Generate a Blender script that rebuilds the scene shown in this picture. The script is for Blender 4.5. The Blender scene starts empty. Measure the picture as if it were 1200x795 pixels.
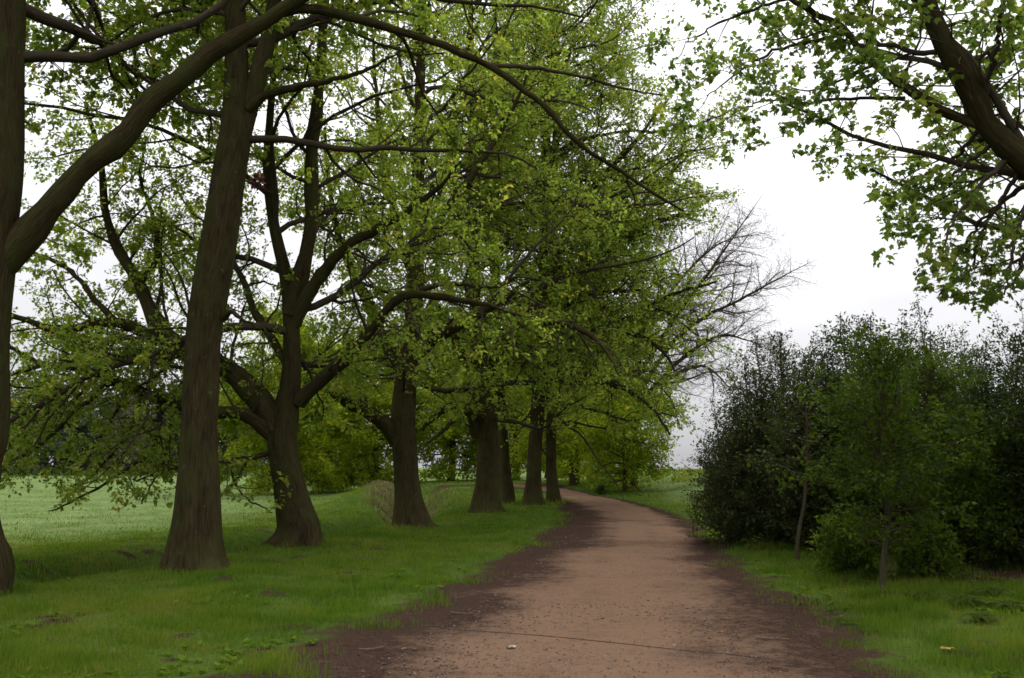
import bpy, math
import numpy as np
R = math.radians
rng = np.random.default_rng(11)
scn = bpy.context.scene
COL = scn.collection

# ------------------------------------------------------------------ camera model (used to measure the place from the photograph)
F, CX, CY, CAMZ = 1039.0, 600.0, 397.5, 1.6
PITCH = math.atan((548 - CY) / F)
FWD = np.array([0, math.cos(PITCH), math.sin(PITCH)]); UP = np.array([0, -math.sin(PITCH), math.cos(PITCH)])

def ray(px, py):
    return FWD + np.array([1, 0, 0]) * (px - CX) / F + UP * (CY - py) / F
def at(px, py, Y):
    d = ray(px, py); return np.array([0, 0, CAMZ]) + d * (Y / d[1])
def project(P):
    q = P - np.array([0, 0, CAMZ]); z = q @ FWD; z = np.where(z < .05, .05, z)
    return CX + F * q[:, 0] / z, CY - F * (q @ UP) / z, q @ FWD

def ss(a, b, x):
    t = np.clip((x - a) / (b - a), 0, 1); return t * t * (3 - 2 * t)
def vnoise(x, y, s, seed=0):
    """smooth 2-D value noise in -1..1"""
    x = np.asarray(x, float) / s + seed * 17.3; y = np.asarray(y, float) / s + seed * 9.1
    xi, yi = np.floor(x), np.floor(y); fx, fy = x - xi, y - yi
    fx = fx * fx * (3 - 2 * fx); fy = fy * fy * (3 - 2 * fy)
    def h(a, b):
        v = np.sin(a * 127.1 + b * 311.7 + seed * 3.7) * 43758.5453; return (v - np.floor(v)) * 2 - 1
    return (h(xi, yi) * (1 - fx) + h(xi + 1, yi) * fx) * (1 - fy) + (h(xi, yi + 1) * (1 - fx) + h(xi + 1, yi + 1) * fx) * fy

# ------------------------------------------------------------------ terrain
def pcx(y): return np.interp(y, [-10, 6.8, 10.8, 16, 22.6, 31, 39, 52, 70], [.1, .66, 1.2, 2.1, 2.9, 3.55, 3.7, 3.7, 3.4])
def H(x, y):
    x = np.asarray(x, float); y = np.asarray(y, float)
    d = x - pcx(y)
    dc = np.interp(y, [0, 12, 22, 32, 45, 60], [-11.0, -10.2, -8.5, -7.5, -8.4, -10])
    left = dc - d
    side = 1 - ss(-1, 7, left)
    z = .5 * ss(25, 62, y) * side
    z = z + (.78 * ss(2.0, 8.5, d) * ss(20, 54, y)) + .12 * ss(2, 5, d) * (1 - ss(20, 40, y))
    z = z - 1.15 * np.exp(-(np.abs(left) / 1.12) ** 2.6) * (1 - ss(52, 66, y))
    z = z + (1 - side) * (-.34 + .76 * ss(35, 140, y))
    z = z + .45 * np.exp(-((left - 2.6) / 1.3) ** 2) * ss(36, 42, y) * (1 - ss(54, 62, y))
    z = z - 1.7 * ss(68, 130, y) * ss(-1, 7, d)
    amp = .02 + .035 * ss(2.5, 6, np.abs(d))
    z = z + amp * (vnoise(x, y, 1.7, 1) + .5 * vnoise(x, y, .7, 2)) * (1 - ss(90, 200, y))
    z = z + .09 * ss(3, 7, d) * ss(24, 40, y) * vnoise(x, y, 2.4, 5)
    return z
def gp(px, py):
    d = ray(px, py); o = np.array([0, 0, CAMZ]); t = 1.0
    prev = t
    while t < 400:
        p = o + d * t
        if p[2] < H(p[0], p[1]):
            a, b = prev, t
            for _ in range(30):
                m = (a + b) / 2; q = o + d * m
                if q[2] < H(q[0], q[1]): b = m
                else: a = m
            return o + d * b
        prev = t; t += .05 + t * .004
    return o + d * 150

# ------------------------------------------------------------------ mesh / object helpers
def mesh_from(name, V, faces_list, mats, attrs=None, smooth=True, mat_idx=None):
    """faces_list: list of (M,k) int arrays"""
    me = bpy.data.meshes.new(name)
    V = np.asarray(V, np.float32)
    me.vertices.add(len(V)); me.vertices.foreach_set('co', V.ravel())
    loops = np.concatenate([f.ravel() for f in faces_list]).astype(np.int32)
    tot = np.concatenate([np.full(len(f), f.shape[1], np.int32) for f in faces_list])
    start = np.concatenate([[0], np.cumsum(tot)[:-1]]).astype(np.int32)
    me.loops.add(len(loops)); me.loops.foreach_set('vertex_index', loops)
    me.polygons.add(len(tot)); me.polygons.foreach_set('loop_start', start)
    me.polygons.foreach_set('use_smooth', np.full(len(tot), smooth, bool))
    for m in (mats if isinstance(mats, (list, tuple)) else [mats]): me.materials.append(m)
    if mat_idx is not None: me.polygons.foreach_set('material_index', np.asarray(mat_idx, np.int32))
    for k, a in (attrs or {}).items():
        a = np.asarray(a, np.float32)
        if a.ndim == 1:
            at_ = me.attributes.new(k, 'FLOAT', 'POINT'); at_.data.foreach_set('value', a)
        else:
            at_ = me.attributes.new(k, 'FLOAT_VECTOR', 'POINT'); at_.data.foreach_set('vector', a.ravel())
    me.update(calc_edges=True); me.validate()
    return me
def link(name, me, parent=None):
    o = bpy.data.objects.new(name, me); COL.objects.link(o)
    if parent is not None: o.parent = parent
    return o
def tag(o, label=None, cat=None, group=None, kind=None):
    for k, v in (('label', label), ('category', cat), ('group', group), ('kind', kind)):
        if v: o[k] = v
    return o
def thing(name, loc, label, cat, group=None):
    o = bpy.data.objects.new(name, None); COL.objects.link(o); o.location = loc
    o.empty_display_size = .3
    return tag(o, label, cat, group)
def copy_tree(o, loc, rot, sc, label=None):
    c = o.copy(); COL.objects.link(c); c.location = loc; c.rotation_euler = (0, 0, rot); c.scale = (sc, sc, sc)
    if label: c['label'] = label
    for ch in list(o.children):
        k = ch.copy(); COL.objects.link(k); k.parent = c
    return c

# ------------------------------------------------------------------ materials
class NT:
    def __init__(s, name):
        s.m = bpy.data.materials.new(name); s.m.use_nodes = True
        s.t = s.m.node_tree; s.n = s.t.nodes; s.n.clear()
        s.out = s.n.new('ShaderNodeOutputMaterial')
    def node(s, t, **kw):
        n = s.n.new(t)
        for k, v in kw.items():
            if k.startswith('_'): setattr(n, k[1:], v)
            else: n.inputs[k.replace('__', ' ')].default_value = v
        return n
    def lk(s, a, b): s.t.links.new(a, b)
    def attr(s, name): return s.node('ShaderNodeAttribute', _attribute_name=name)
    def noise(s, vec, scale, detail=4, rough=.55):
        n = s.node('ShaderNodeTexNoise', Scale=scale, Detail=detail, Roughness=rough)
        if vec is not None: s.lk(vec, n.inputs['Vector'])
        return n.outputs['Fac']
    def ramp(s, fac, stops):
        r = s.node('ShaderNodeValToRGB'); e = r.color_ramp.elements
        while len(e) < len(stops): e.new(.5)
        for el, (p, c) in zip(e, stops):
            el.position = p; el.color = (*c, 1) if len(c) == 3 else c
        s.lk(fac, r.inputs[0]); return r.outputs[0]
    def mix(s, fac, a, b, mode='MIX'):
        m = s.node('ShaderNodeMix', _data_type='RGBA', _blend_type=mode)
        for v, i in ((fac, 0), (a, 6), (b, 7)):
            if hasattr(v, 'links') or hasattr(v, 'is_linked'): s.lk(v, m.inputs[i])
            elif i == 0: m.inputs[0].default_value = v
            else: m.inputs[i].default_value = (*v, 1)
        return m.outputs[2]
    def math(s, op, a, b=0.0, clamp=False):
        m = s.node('ShaderNodeMath', _operation=op, _use_clamp=clamp)
        for v, i in ((a, 0), (b, 1)):
            if hasattr(v, 'is_linked'): s.lk(v, m.inputs[i])
            else: m.inputs[i].default_value = v
        return m.outputs[0]
    def maprange(s, v, a, b, c=0., d=1.):
        m = s.node('ShaderNodeMapRange'); s.lk(v, m.inputs[0])
        for i, x in zip((1, 2, 3, 4), (a, b, c, d)): m.inputs[i].default_value = x
        return m.outputs[0]
    def bump(s, h, strength, dist):
        b = s.node('ShaderNodeBump', Strength=strength, Distance=dist); s.lk(h, b.inputs['Height']); return b.outputs[0]
    def principled(s, col, rough, spec=.3, normal=None):
        p = s.node('ShaderNodeBsdfPrincipled')
        if hasattr(col, 'is_linked'): s.lk(col, p.inputs['Base Color'])
        else: p.inputs['Base Color'].default_value = (*col, 1)
        if hasattr(rough, 'is_linked'): s.lk(rough, p.inputs['Roughness'])
        else: p.inputs['Roughness'].default_value = rough
        p.inputs['Specular IOR Level'].default_value = spec
        if normal is not None: s.lk(normal, p.inputs['Normal'])
        return p
    def finish(s, sh): s.lk(sh, s.out.inputs[0]); return s.m

def leaf_mat(name, stops, trans, rough=.45, spec=.35, tf=.45):
    """leaf colour varies leaf by leaf ('tint'); light comes through the blade"""
    k = NT(name); a = k.attr('tint').outputs['Fac']
    c = k.ramp(a, stops)
    p = k.principled(c, rough, spec)
    t = k.node('ShaderNodeBsdfTranslucent')
    ct = k.mix(1.0, c, trans, 'MULTIPLY'); k.lk(ct, t.inputs[0])
    mx = k.node('ShaderNodeMixShader'); mx.inputs[0].default_value = tf
    k.lk(p.outputs[0], mx.inputs[1]); k.lk(t.outputs[0], mx.inputs[2])
    return k.finish(mx.outputs[0])

def bark_mat(name, dark, light, moss, mossamt=.5, disp=.03):
    k = NT(name); v = k.attr('bark').outputs['Vector']
    mp = k.node('ShaderNodeMapping'); mp.inputs['Scale'].default_value = (1, 1, .12); k.lk(v, mp.inputs[0])
    fine = k.noise(mp.outputs[0], 34, 6, .65)
    mp2 = k.node('ShaderNodeMapping'); mp2.inputs['Scale'].default_value = (1, 1, .3); k.lk(v, mp2.inputs[0])
    big = k.noise(mp2.outputs[0], 4.5, 4, .6)
    base = k.mix(k.maprange(fine, .3, .68), dark, light)
    big2 = k.noise(v, 1.6, 5, .65)
    base = k.mix(k.maprange(big, .4, .75, 0, .5), base, tuple(x * .55 for x in dark))
    mossf = k.math('MULTIPLY', k.maprange(big2, .42, .66), mossamt)
    base = k.mix(mossf, base, moss)
    lich = k.noise(v, 7.5, 4, .6); base = k.mix(k.maprange(lich, .64, .72, 0, .55), base, tuple(min(1, x * 1.5 + .02) for x in light))
    h = k.math('ADD', fine, k.math('MULTIPLY', big, .6))
    p = k.principled(base, .93, .0, k.bump(h, 1.0, disp * 1.7))
    return k.finish(p.outputs[0])

BARK = bark_mat('maple_bark', (.018, .0135, .007), (.076, .058, .029), (.05, .058, .017), .65)
BARK_TWIG = bark_mat('twig_bark', (.03, .023, .016), (.07, .054, .038), (.05, .055, .03), .3, .006)
BARK_PALE = bark_mat('sapling_bark', (.04, .031, .02), (.085, .067, .044), (.055, .06, .025), .5, .01)
BARK_BARE = bark_mat('bare_twig_bark', (.07, .056, .042), (.14, .112, .085), (.1, .09, .06), .3, .004)
LEAF_SPRING = leaf_mat('spring_leaf', [(0, (.092, .138, .024)), (.5, (.158, .212, .035)), (.86, (.215, .245, .044)), (1, (.265, .23, .05))], (1.8, 1.8, 1.1), rough=.6, spec=.0, tf=.58)
LEAF_LIT = leaf_mat('maple_leaf', [(0, (.062, .104, .024)), (.6, (.115, .165, .036)), (1, (.19, .21, .045))], (1.8, 1.8, 1.1), rough=.55, spec=.05, tf=.58)
LEAF_BACK = leaf_mat('background_leaf', [(0, (.10, .155, .012)), (.6, (.19, .26, .02)), (1, (.32, .3, .04))], (1.7, 1.6, .8), rough=.6, spec=.0, tf=.52)
LEAF_FAR = leaf_mat('far_leaf', [(0, (.06, .085, .05)), (.6, (.09, .115, .06)), (1, (.13, .13, .075))], (1.2, 1.2, .9), tf=.35)
LEAF_HOLLY = leaf_mat('holly_leaf', [(0, (.020, .034, .007)), (.7, (.037, .058, .012)), (1, (.072, .09, .02))], (1.3, 1.3, .6), rough=.5, spec=.08, tf=.3)
LEAF_YEW = leaf_mat('brown_green_leaf', [(0, (.026, .036, .010)), (.7, (.048, .062, .017)), (1, (.09, .095, .032))], (1.3, 1.3, .7), rough=.5, spec=.1, tf=.28)
LEAF_SHRUB = leaf_mat('shrub_leaf', [(0, (.028, .050, .006)), (.6, (.052, .084, .010)), (1, (.09, .112, .016))], (1.4, 1.4, .7), rough=.55, spec=.04, tf=.42)
LEAF_BRIGHT = leaf_mat('bright_shrub_leaf', [(0, (.035, .062, .007)), (.6, (.065, .104, .011)), (1, (.11, .14, .018))], (1.4, 1.4, .7), rough=.55, spec=.04, tf=.45)
LEAF_DEAD = leaf_mat('dead_leaf', [(0, (.022, .012, .008)), (.6, (.065, .034, .02)), (1, (.15, .09, .05))], (1, .8, .6), rough=.8, spec=.1, tf=.2)
GRASS_B = leaf_mat('grass_blade', [(0, (.040, .084, .010)), (.45, (.078, .140, .015)), (.85, (.118, .170, .022)), (1, (.18, .16, .045))], (1.45, 1.4, .6), rough=.6, spec=0, tf=.4)
GRASS_DRY = leaf_mat('dry_grass_blade', [(0, (.07, .075, .025)), (.5, (.13, .11, .05)), (1, (.24, .19, .1))], (1.1, 1.1, .8), rough=.7, spec=.15, tf=.3)

def ground_mat():
    k = NT('grassland'); pos = k.node('ShaderNodeNewGeometry').outputs['Position']
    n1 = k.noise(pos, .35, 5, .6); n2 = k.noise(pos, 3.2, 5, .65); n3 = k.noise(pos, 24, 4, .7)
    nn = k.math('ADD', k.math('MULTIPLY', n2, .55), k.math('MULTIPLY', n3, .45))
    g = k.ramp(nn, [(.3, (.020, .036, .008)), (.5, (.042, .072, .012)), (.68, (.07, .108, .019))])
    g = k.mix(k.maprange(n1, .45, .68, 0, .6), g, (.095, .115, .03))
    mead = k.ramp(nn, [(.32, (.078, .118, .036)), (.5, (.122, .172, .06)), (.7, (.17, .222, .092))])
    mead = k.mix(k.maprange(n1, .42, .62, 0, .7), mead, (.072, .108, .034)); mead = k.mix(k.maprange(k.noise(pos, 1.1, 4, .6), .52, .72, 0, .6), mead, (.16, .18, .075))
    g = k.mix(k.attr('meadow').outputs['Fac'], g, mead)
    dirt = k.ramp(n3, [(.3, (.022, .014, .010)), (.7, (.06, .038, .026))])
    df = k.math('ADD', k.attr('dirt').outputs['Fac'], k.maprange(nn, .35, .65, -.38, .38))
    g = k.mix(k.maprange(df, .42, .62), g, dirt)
    h = k.math('ADD', n3, k.math('MULTIPLY', n2, 2.0))
    return k.finish(k.principled(g, .9, .0, k.bump(h, .6, .05)).outputs[0])
def path_mat():
    k = NT('worn_gravel'); pos = k.node('ShaderNodeNewGeometry').outputs['Position']
    n1 = k.noise(pos, .8, 5, .6); n2 = k.noise(pos, 7, 6, .7); n3 = k.noise(pos, 60, 3, .7)
    vor = k.node('ShaderNodeTexVoronoi', Scale=75.0); k.lk(pos, vor.inputs['Vector'])
    grav = k.ramp(n3, [(.25, (.095, .058, .037)), (.5, (.145, .090, .057)), (.8, (.21, .142, .096))])
    grav = k.mix(k.maprange(n2, .5, .75, 0, .75), grav, (.064, .04, .028))
    grav = k.mix(k.maprange(n1, .35, .7, 0, .35), grav, (.148, .091, .059))
    soil = k.ramp(n3, [(.25, (.018, .011, .008)), (.55, (.036, .022, .016)), (.85, (.072, .046, .034))])
    soil = k.mix(k.maprange(n2, .5, .8, 0, .5), soil, (.06, .035, .025))
    w = k.math('ADD', k.attr('worn').outputs['Fac'], k.math('ADD', k.maprange(n2, .3, .7, -.36, .36), k.maprange(n1, .3, .7, -.34, .34)))
    c = k.mix(k.maprange(w, .1, .9), soil, grav)
    c = k.mix(k.maprange(vor.outputs['Distance'], .0, .5, .3, 0), c, (.2, .15, .115))
    h = k.math('ADD', n3, k.math('MULTIPLY', n2, 1.6))
    return k.finish(k.principled(c, .95, .0, k.bump(h, .55, .035)).outputs[0])
def plain(name, col, rough=.85, var=.35, scale=30):
    k = NT(name); tc = k.node('ShaderNodeNewGeometry').outputs['Position']
    n = k.noise(tc, scale, 5, .65)
    c = k.mix(k.maprange(n, .3, .7), tuple(x * (1 - var) for x in col), tuple(x * (1 + var) for x in col))
    return k.finish(k.principled(c, rough, .2, k.bump(n, .5, .01)).outputs[0])

# ------------------------------------------------------------------ path outline, measured on the ground
LPX = [(330, 800), (448, 745), (528, 702), (596, 660), (645, 628), (667, 605), (664, 594), (653, 585), (640, 578), (622, 573.5), (596, 571)]
RPX = [(1045, 800), (972, 745), (905, 702), (842, 660), (818, 628), (786, 605), (750, 592.5), (716, 584), (684, 577.5), (655, 572), (604, 567.5)]
LW = np.array([[-2.6, -8], [-2.2, 1.5]] + [list(gp(*p)[:2]) for p in LPX]); RW = np.array([[2.9, -8], [2.95, 1.5]] + [list(gp(*p)[:2]) for p in RPX])
# carry on to the left behind the trees
LW = np.vstack([LW, LW[-1] + [-1.6, .7]]); RW = np.vstack([RW, RW[-1] + [-1.6, .7]])
def catmull(P, n):
    P = np.asarray(P, float); Q = np.vstack([2 * P[0] - P[1], P, 2 * P[-1] - P[-2]])
    t = np.linspace(0, len(P) - 1 - 1e-6, n); i = t.astype(int); u = (t - i)[:, None]
    a, b, c, d = Q[i], Q[i + 1], Q[i + 2], Q[i + 3]
    return .5 * (2 * b + (c - a) * u + (2 * a - 5 * b + 4 * c - d) * u ** 2 + (3 * b - a - 3 * c + d) * u ** 3)
NS = 560
LS, RS = catmull(LW, NS), catmull(RW, NS)
CS = (LS + RS) / 2; WS = np.linalg.norm(LS - RS, axis=1)
def path_u(x, y):
    """signed distance from the path's centre line in half widths, sampled against the outline"""
    x = np.asarray(x).ravel(); y = np.asarray(y).ravel(); u = np.full(len(x), 9.0); s = np.zeros(len(x))
    sel = np.where((y < 85) & (np.abs(x) < 40))[0]
    T = np.gradient(CS, axis=0); T /= np.linalg.norm(T, axis=1)[:, None]
    for k in range(0, len(sel), 4000):
        q = sel[k:k + 4000]
        D = (x[q, None] - CS[None, ::3, 0]) ** 2 + (y[q, None] - CS[None, ::3, 1]) ** 2
        j = D.argmin(1) * 3
        dx, dy = x[q] - CS[j, 0], y[q] - CS[j, 1]
        u[q] = (dx * T[j, 1] - dy * T[j, 0]) / (WS[j] / 2)
        tr = np.sqrt(D.min(1)) / (WS[j] / 2); u[q] = np.where(tr > np.abs(u[q]) + .15, np.sign(u[q]) * tr, u[q]); s[q] = j
    return u, s
def edge_wob(x, y): return .13 * vnoise(x, y, 1.5, 7) + .10 * vnoise(x, y, .5, 8) + .05 * vnoise(x, y, .17, 9)

def build_ground():
    def axis(c0, c1, st, lo, hi, g):
        a = list(np.arange(c0, c1, st)); s = st
        while a[-1] < hi: s *= g; a.append(a[-1] + s)
        s = st; b = [a[0]]
        while b[-1] > lo: s *= g; b.append(b[-1] - s)
        return np.array(b[::-1][:-1] + a)
    xs = axis(-11, 11, .16, -700, 700, 1.07); ys = axis(-2, 42, .16, -40, 1400, 1.06)
    X, Y = np.meshgrid(xs, ys); Z = H(X, Y)
    u, _ = path_u(X, Y); u = u.reshape(X.shape)
    au = np.abs(u) + edge_wob(X, Y) * .8
    Z = Z - .07 * (1 - ss(.82, 1.02, au))
    dirt = 1 - ss(.9, 1.5, au)
    dirt = np.maximum(dirt * .95, .9 * ss(.25, .7, .45 * vnoise(X, Y, .7, 25) + .65 * vnoise(X, Y, .32, 26)) * (1 - ss(20, 32, Y)))
    d = X - pcx(Y)
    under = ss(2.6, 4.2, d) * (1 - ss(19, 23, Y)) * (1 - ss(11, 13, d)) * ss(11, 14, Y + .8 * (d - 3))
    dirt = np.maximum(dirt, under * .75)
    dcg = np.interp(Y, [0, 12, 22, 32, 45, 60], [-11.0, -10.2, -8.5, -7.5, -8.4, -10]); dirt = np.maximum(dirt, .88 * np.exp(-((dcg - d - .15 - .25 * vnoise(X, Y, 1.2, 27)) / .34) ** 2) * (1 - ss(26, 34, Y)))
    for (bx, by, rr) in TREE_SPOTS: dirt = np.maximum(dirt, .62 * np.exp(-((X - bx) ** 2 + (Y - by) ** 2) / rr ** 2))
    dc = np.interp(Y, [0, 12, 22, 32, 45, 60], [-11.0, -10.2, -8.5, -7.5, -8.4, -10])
    meadow = ss(1.5, 13, dc - d + 1.2 * vnoise(X, Y, 3, 4)); meadow = np.maximum(meadow, ss(2.0, 4.5, d) * ss(22, 31, Y))  # slow fade: meadow darker toward the ditch, tree shade put into the colour
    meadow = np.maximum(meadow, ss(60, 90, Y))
    ny, nx = X.shape
    idx = np.arange(nx * ny).reshape(ny, nx)
    f = np.stack([idx[:-1, :-1], idx[:-1, 1:], idx[1:, 1:], idx[1:, :-1]], -1).reshape(-1, 4)
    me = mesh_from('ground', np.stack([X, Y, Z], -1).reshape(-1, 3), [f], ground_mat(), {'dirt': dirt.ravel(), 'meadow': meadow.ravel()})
    tag(link('ground', me), kind='structure')

def build_path():
    nu = 46; us = np.linspace(-1.3, 1.3, nu)
    n = NS; s = np.arange(n)
    A = CS[:, None, :] + (RS - LS)[:, None, :] / 2 * us[None, :, None]
    x, y = A[..., 0], A[..., 1]
    z = H(x, y)
    au = np.abs(us)[None, :] + edge_wob(x, y)
    edge = .11 * ss(.86, 1.22, au)
    z = z + .008 - edge + .012 * (1 - us[None, :] ** 2) + .008 * vnoise(x, y, .9, 3)
    # worn pale band: narrower than the path; the left edge keeps dark soil, widened in mid distance by painted-in shadow
    lo = np.interp(y, [4, 8, 11, 16, 22, 30, 45], [-.58, -.56, -.56, -.42, -.22, -.35, -.8])
    hi = np.interp(y, [4, 8, 11, 16, 22, 30, 45], [.60, .60, .62, .68, .80, .85, .95])
    U = np.broadcast_to(us, x.shape)
    lo = lo + .12 * vnoise(x, y, 1.1, 81); hi = hi + .1 * vnoise(x, y, 1.0, 82)
    worn = ss(-.38, .3, U - lo) * (1 - ss(-.3, .34, U - hi))
    # faint damp hollows and trodden lines along the way
    worn = worn - .3 * ss(.25, .7, vnoise(x, y, 2.2, 83)) - .14 * np.exp(-((U + .12) / .07) ** 2) - .12 * np.exp(-((U - .38) / .08) ** 2)
    idx = np.arange(n * nu).reshape(n, nu)
    f = np.stack([idx[:-1, :-1], idx[:-1, 1:], idx[1:, 1:], idx[1:, :-1]], -1).reshape(-1, 4)
    me = mesh_from('path', np.stack([x, y, z], -1).reshape(-1, 3), [f], path_mat(), {'worn': worn.ravel()})
    tag(link('path', me), kind='structure')
def path_z(x, y): return H(x, y) + .02

# ------------------------------------------------------------------ branching plants
def nrm(v): return v / np.maximum(np.linalg.norm(v, axis=-1, keepdims=True), 1e-9)
def frames(T):
    ov = T.mean(axis=1) if T.ndim == 3 else T
    a = np.zeros_like(ov); a[np.arange(len(ov)), np.abs(ov).argmin(1)] = 1
    if T.ndim == 3: a = np.broadcast_to(a[:, None, :], T.shape)
    b1 = nrm(np.cross(T, a)); return b1, np.cross(T, b1)
def resample(P, Rr, n):
    P = np.asarray(P, float); m = max(n * 3, 40)
    C = catmull(P, m); rr = np.interp(np.linspace(0, len(P) - 1, m), np.arange(len(P)), Rr)
    L = np.concatenate([[0], np.cumsum(np.linalg.norm(np.diff(C, axis=0), axis=1))])
    t = np.linspace(0, L[-1], n)
    return np.stack([np.interp(t, L, C[:, i]) for i in range(3)], -1), np.interp(t, L, rr)

def tube_arrays(P, Rr, sides):
    """P (G,N,3), Rr (G,N) -> verts, quads, bark coordinates"""
    G, N, _ = P.shape
    T = nrm(np.gradient(P, axis=1)); b1, b2 = frames(T)
    th = np.linspace(0, 2 * math.pi, sides, endpoint=False); c, s = np.cos(th), np.sin(th)
    V = P[:, :, None, :] + Rr[:, :, None, None] * (c[None, None, :, None] * b1[:, :, None, :] + s[None, None, :, None] * b2[:, :, None, :])
    L = np.concatenate([np.zeros((G, 1)), np.cumsum(np.linalg.norm(np.diff(P, axis=1), axis=2), axis=1)], 1)
    rm = Rr.max(axis=1)[:, None, None]; off = rng.uniform(0, 40, (G, 1, 1))
    B = np.stack(np.broadcast_arrays(rm * c[None, None, :] + off, rm * s[None, None, :], L[:, :, None] + off), -1)
    idx = np.arange(G * N * sides).reshape(G, N, sides)
    a = idx[:, :-1]; b = idx[:, 1:]
    F_ = np.stack([a, np.roll(a, -1, 2), np.roll(b, -1, 2), b], -1).reshape(-1, 4)
    return V.reshape(-1, 3), F_, B.reshape(-1, 3)
def tubes_mesh(name, sets, mat):
    Vs, Fs, Bs, o = [], [], [], 0
    for P, Rr, sides in sets:
        if len(P) == 0: continue
        v, f, b = tube_arrays(P, Rr, sides); Vs.append(v); Fs.append(f + o); Bs.append(b); o += len(v)
    return mesh_from(name, np.concatenate(Vs), [np.concatenate(Fs)], mat, {'bark': np.concatenate(Bs)})

def children(P, Rr, n, spacing, frac, lmin, lmax, ang, t0=.25, flat=.8, lift=.05, wob=.18, trop=.02, rr=.55, keep=None, tip=.35, rmin=.003):
    G, N, _ = P.shape
    if G == 0: return np.zeros((0, n, 3)), np.zeros((0, n))
    L = np.linalg.norm(np.diff(P, axis=1), axis=2).sum(1)
    k = np.maximum(1, np.round((1 - t0) * L / spacing).astype(int))
    idx = np.repeat(np.arange(G), k); j = np.arange(len(idx)) - np.repeat(np.cumsum(k) - k, k)
    M = len(idx)
    t = t0 + (1 - t0) * (j + rng.uniform(.1, 1.0, M)) / k[idx]; t = np.clip(t, 0, .999)
    q = t * (N - 1); i = q.astype(int); u = (q - i)[:, None]
    pos = P[idx, i] * (1 - u) + P[idx, i + 1] * u
    d = nrm(P[idx, i + 1] - P[idx, i]); rad = Rr[idx, i] * (1 - u[:, 0]) + Rr[idx, i + 1] * u[:, 0]
    b1, b2 = frames(d)
    az = j * 2.4 + rng.uniform(0, 6.28, G)[idx] + rng.normal(0, .5, M); an = rng.uniform(R(ang[0]), R(ang[1]), M)[:, None]
    cd = np.cos(an) * d + np.sin(an) * (np.cos(az)[:, None] * b1 + np.sin(az)[:, None] * b2)
    cd[:, 2] = cd[:, 2] * flat + lift; cd = nrm(cd)
    ln = np.clip(L[idx] * frac * (1 - (1 - tip) * t) * rng.uniform(.6, 1.25, M), lmin, lmax)
    C = np.zeros((M, n, 3)); C[:, 0] = pos
    for s in range(1, n):
        cd = nrm(cd + rng.normal(0, wob, (M, 3)) + np.array([0, 0, trop]))
        C[:, s] = C[:, s - 1] + cd * (ln / (n - 1))[:, None]
    r0 = np.minimum(rad * rr, .004 + .014 * ln); r0 = np.maximum(r0, rmin)
    CR = r0[:, None] * np.linspace(1, .3, n)[None, :]
    if keep is not None:
        m = keep(C[:, -1]); C, CR = C[m], CR[m]
    return C, CR

def in_frame(P, m=130):
    x, y, z = project(P); return (z > .3) & (x > -m) & (x < 1200 + m) & (y > -m) & (y < 795 + m)

KITE = (np.array([[0, 0, 0], [.42, .36, .06], [1, 0, -.08], [.42, -.36, .06]]), [[0, 3, 2, 1]])
SLIM = (np.array([[0, 0, 0], [.45, .22, .05], [1, 0, -.04], [.45, -.22, .05]]), [[0, 3, 2, 1]])
LOBED = (np.array([[0, 0, 0], [.03, .33, -.06], [.24, .29, .03], [.53, .50, -.14], [.62, .27, .03], [1, .03, -.2],
                   [.6, -.25, .03], [.5, -.52, -.12], [.25, -.28, .03], [.0, -.35, -.05]]), [[0, 9, 8, 7, 6, 5, 4, 3, 2, 1]])
def leaves_on(P, spacing, size, t0=.1, droop=.25, out=.7, spread=.02, upn=.9, jit=.5):
    G, N, _ = P.shape
    L = np.linalg.norm(np.diff(P, axis=1), axis=2).sum(1)
    k = np.maximum(1, np.round(L / spacing * rng.uniform(.7, 1.3, G)).astype(int))
    idx = np.repeat(np.arange(G), k); M = len(idx)
    t = np.clip(t0 + (1 - t0) * np.sqrt(rng.uniform(0, 1, M)), 0, .999)
    q = t * (N - 1); i = q.astype(int); u = (q - i)[:, None]
    pos = P[idx, i] * (1 - u) + P[idx, i + 1] * u; d = nrm(P[idx, i + 1] - P[idx, i])
    o = nrm(rng.normal(0, 1, (M, 3)))
    dr = nrm(d * (1 - out) + o * out + np.array([0, 0, -droop]))
    sz = size * rng.uniform(.55, 1.2, M) * rng.uniform(.7, 1.25, G)[idx]
    pos = pos + dr * (sz * .35)[:, None] + rng.normal(0, spread, (M, 3))
    nm = rng.normal(0, jit, (M, 3)) + np.array([0, 0, upn])
    nm = nrm(nm - dr * (nm * dr).sum(1, keepdims=True))
    clump = np.clip(.42 + .22 * rng.normal(0, 1, G)[idx] + .16 * rng.normal(0, 1, M), 0, 1)
    return pos, dr, nm, sz, clump
def leaf_mesh(name, data, mat, tmpl=KITE, thin=True, keep=None):
    pos, dr, nm, sz, tint = data
    if keep is not None:
        m = keep(pos); pos, dr, nm, sz, tint = pos[m], dr[m], nm[m], sz[m], tint[m]
    if thin:                      # leaves well outside the photograph only shade it: fewer, larger ones
        fr = in_frame(pos); m = fr | (rng.uniform(0, 1, len(pos)) < .3)
        sz = np.where(fr, sz, sz * 1.75); pos, dr, nm, sz, tint = pos[m], dr[m], nm[m], sz[m], tint[m]
    T, fc = tmpl; nv = len(T); M = len(pos)
    sd = np.cross(nm, dr)
    V = pos[:, None, :] + sz[:, None, None] * (T[None, :, 0, None] * dr[:, None, :] + T[None, :, 1, None] * sd[:, None, :] + T[None, :, 2, None] * nm[:, None, :])
    f = (np.arange(M)[:, None, None] * nv + np.array(fc)[None]).reshape(-1, len(fc[0]))
    return mesh_from(name, V.reshape(-1, 3), [f], mat, {'tint': np.repeat(tint, nv)}, smooth=False), M
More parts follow.
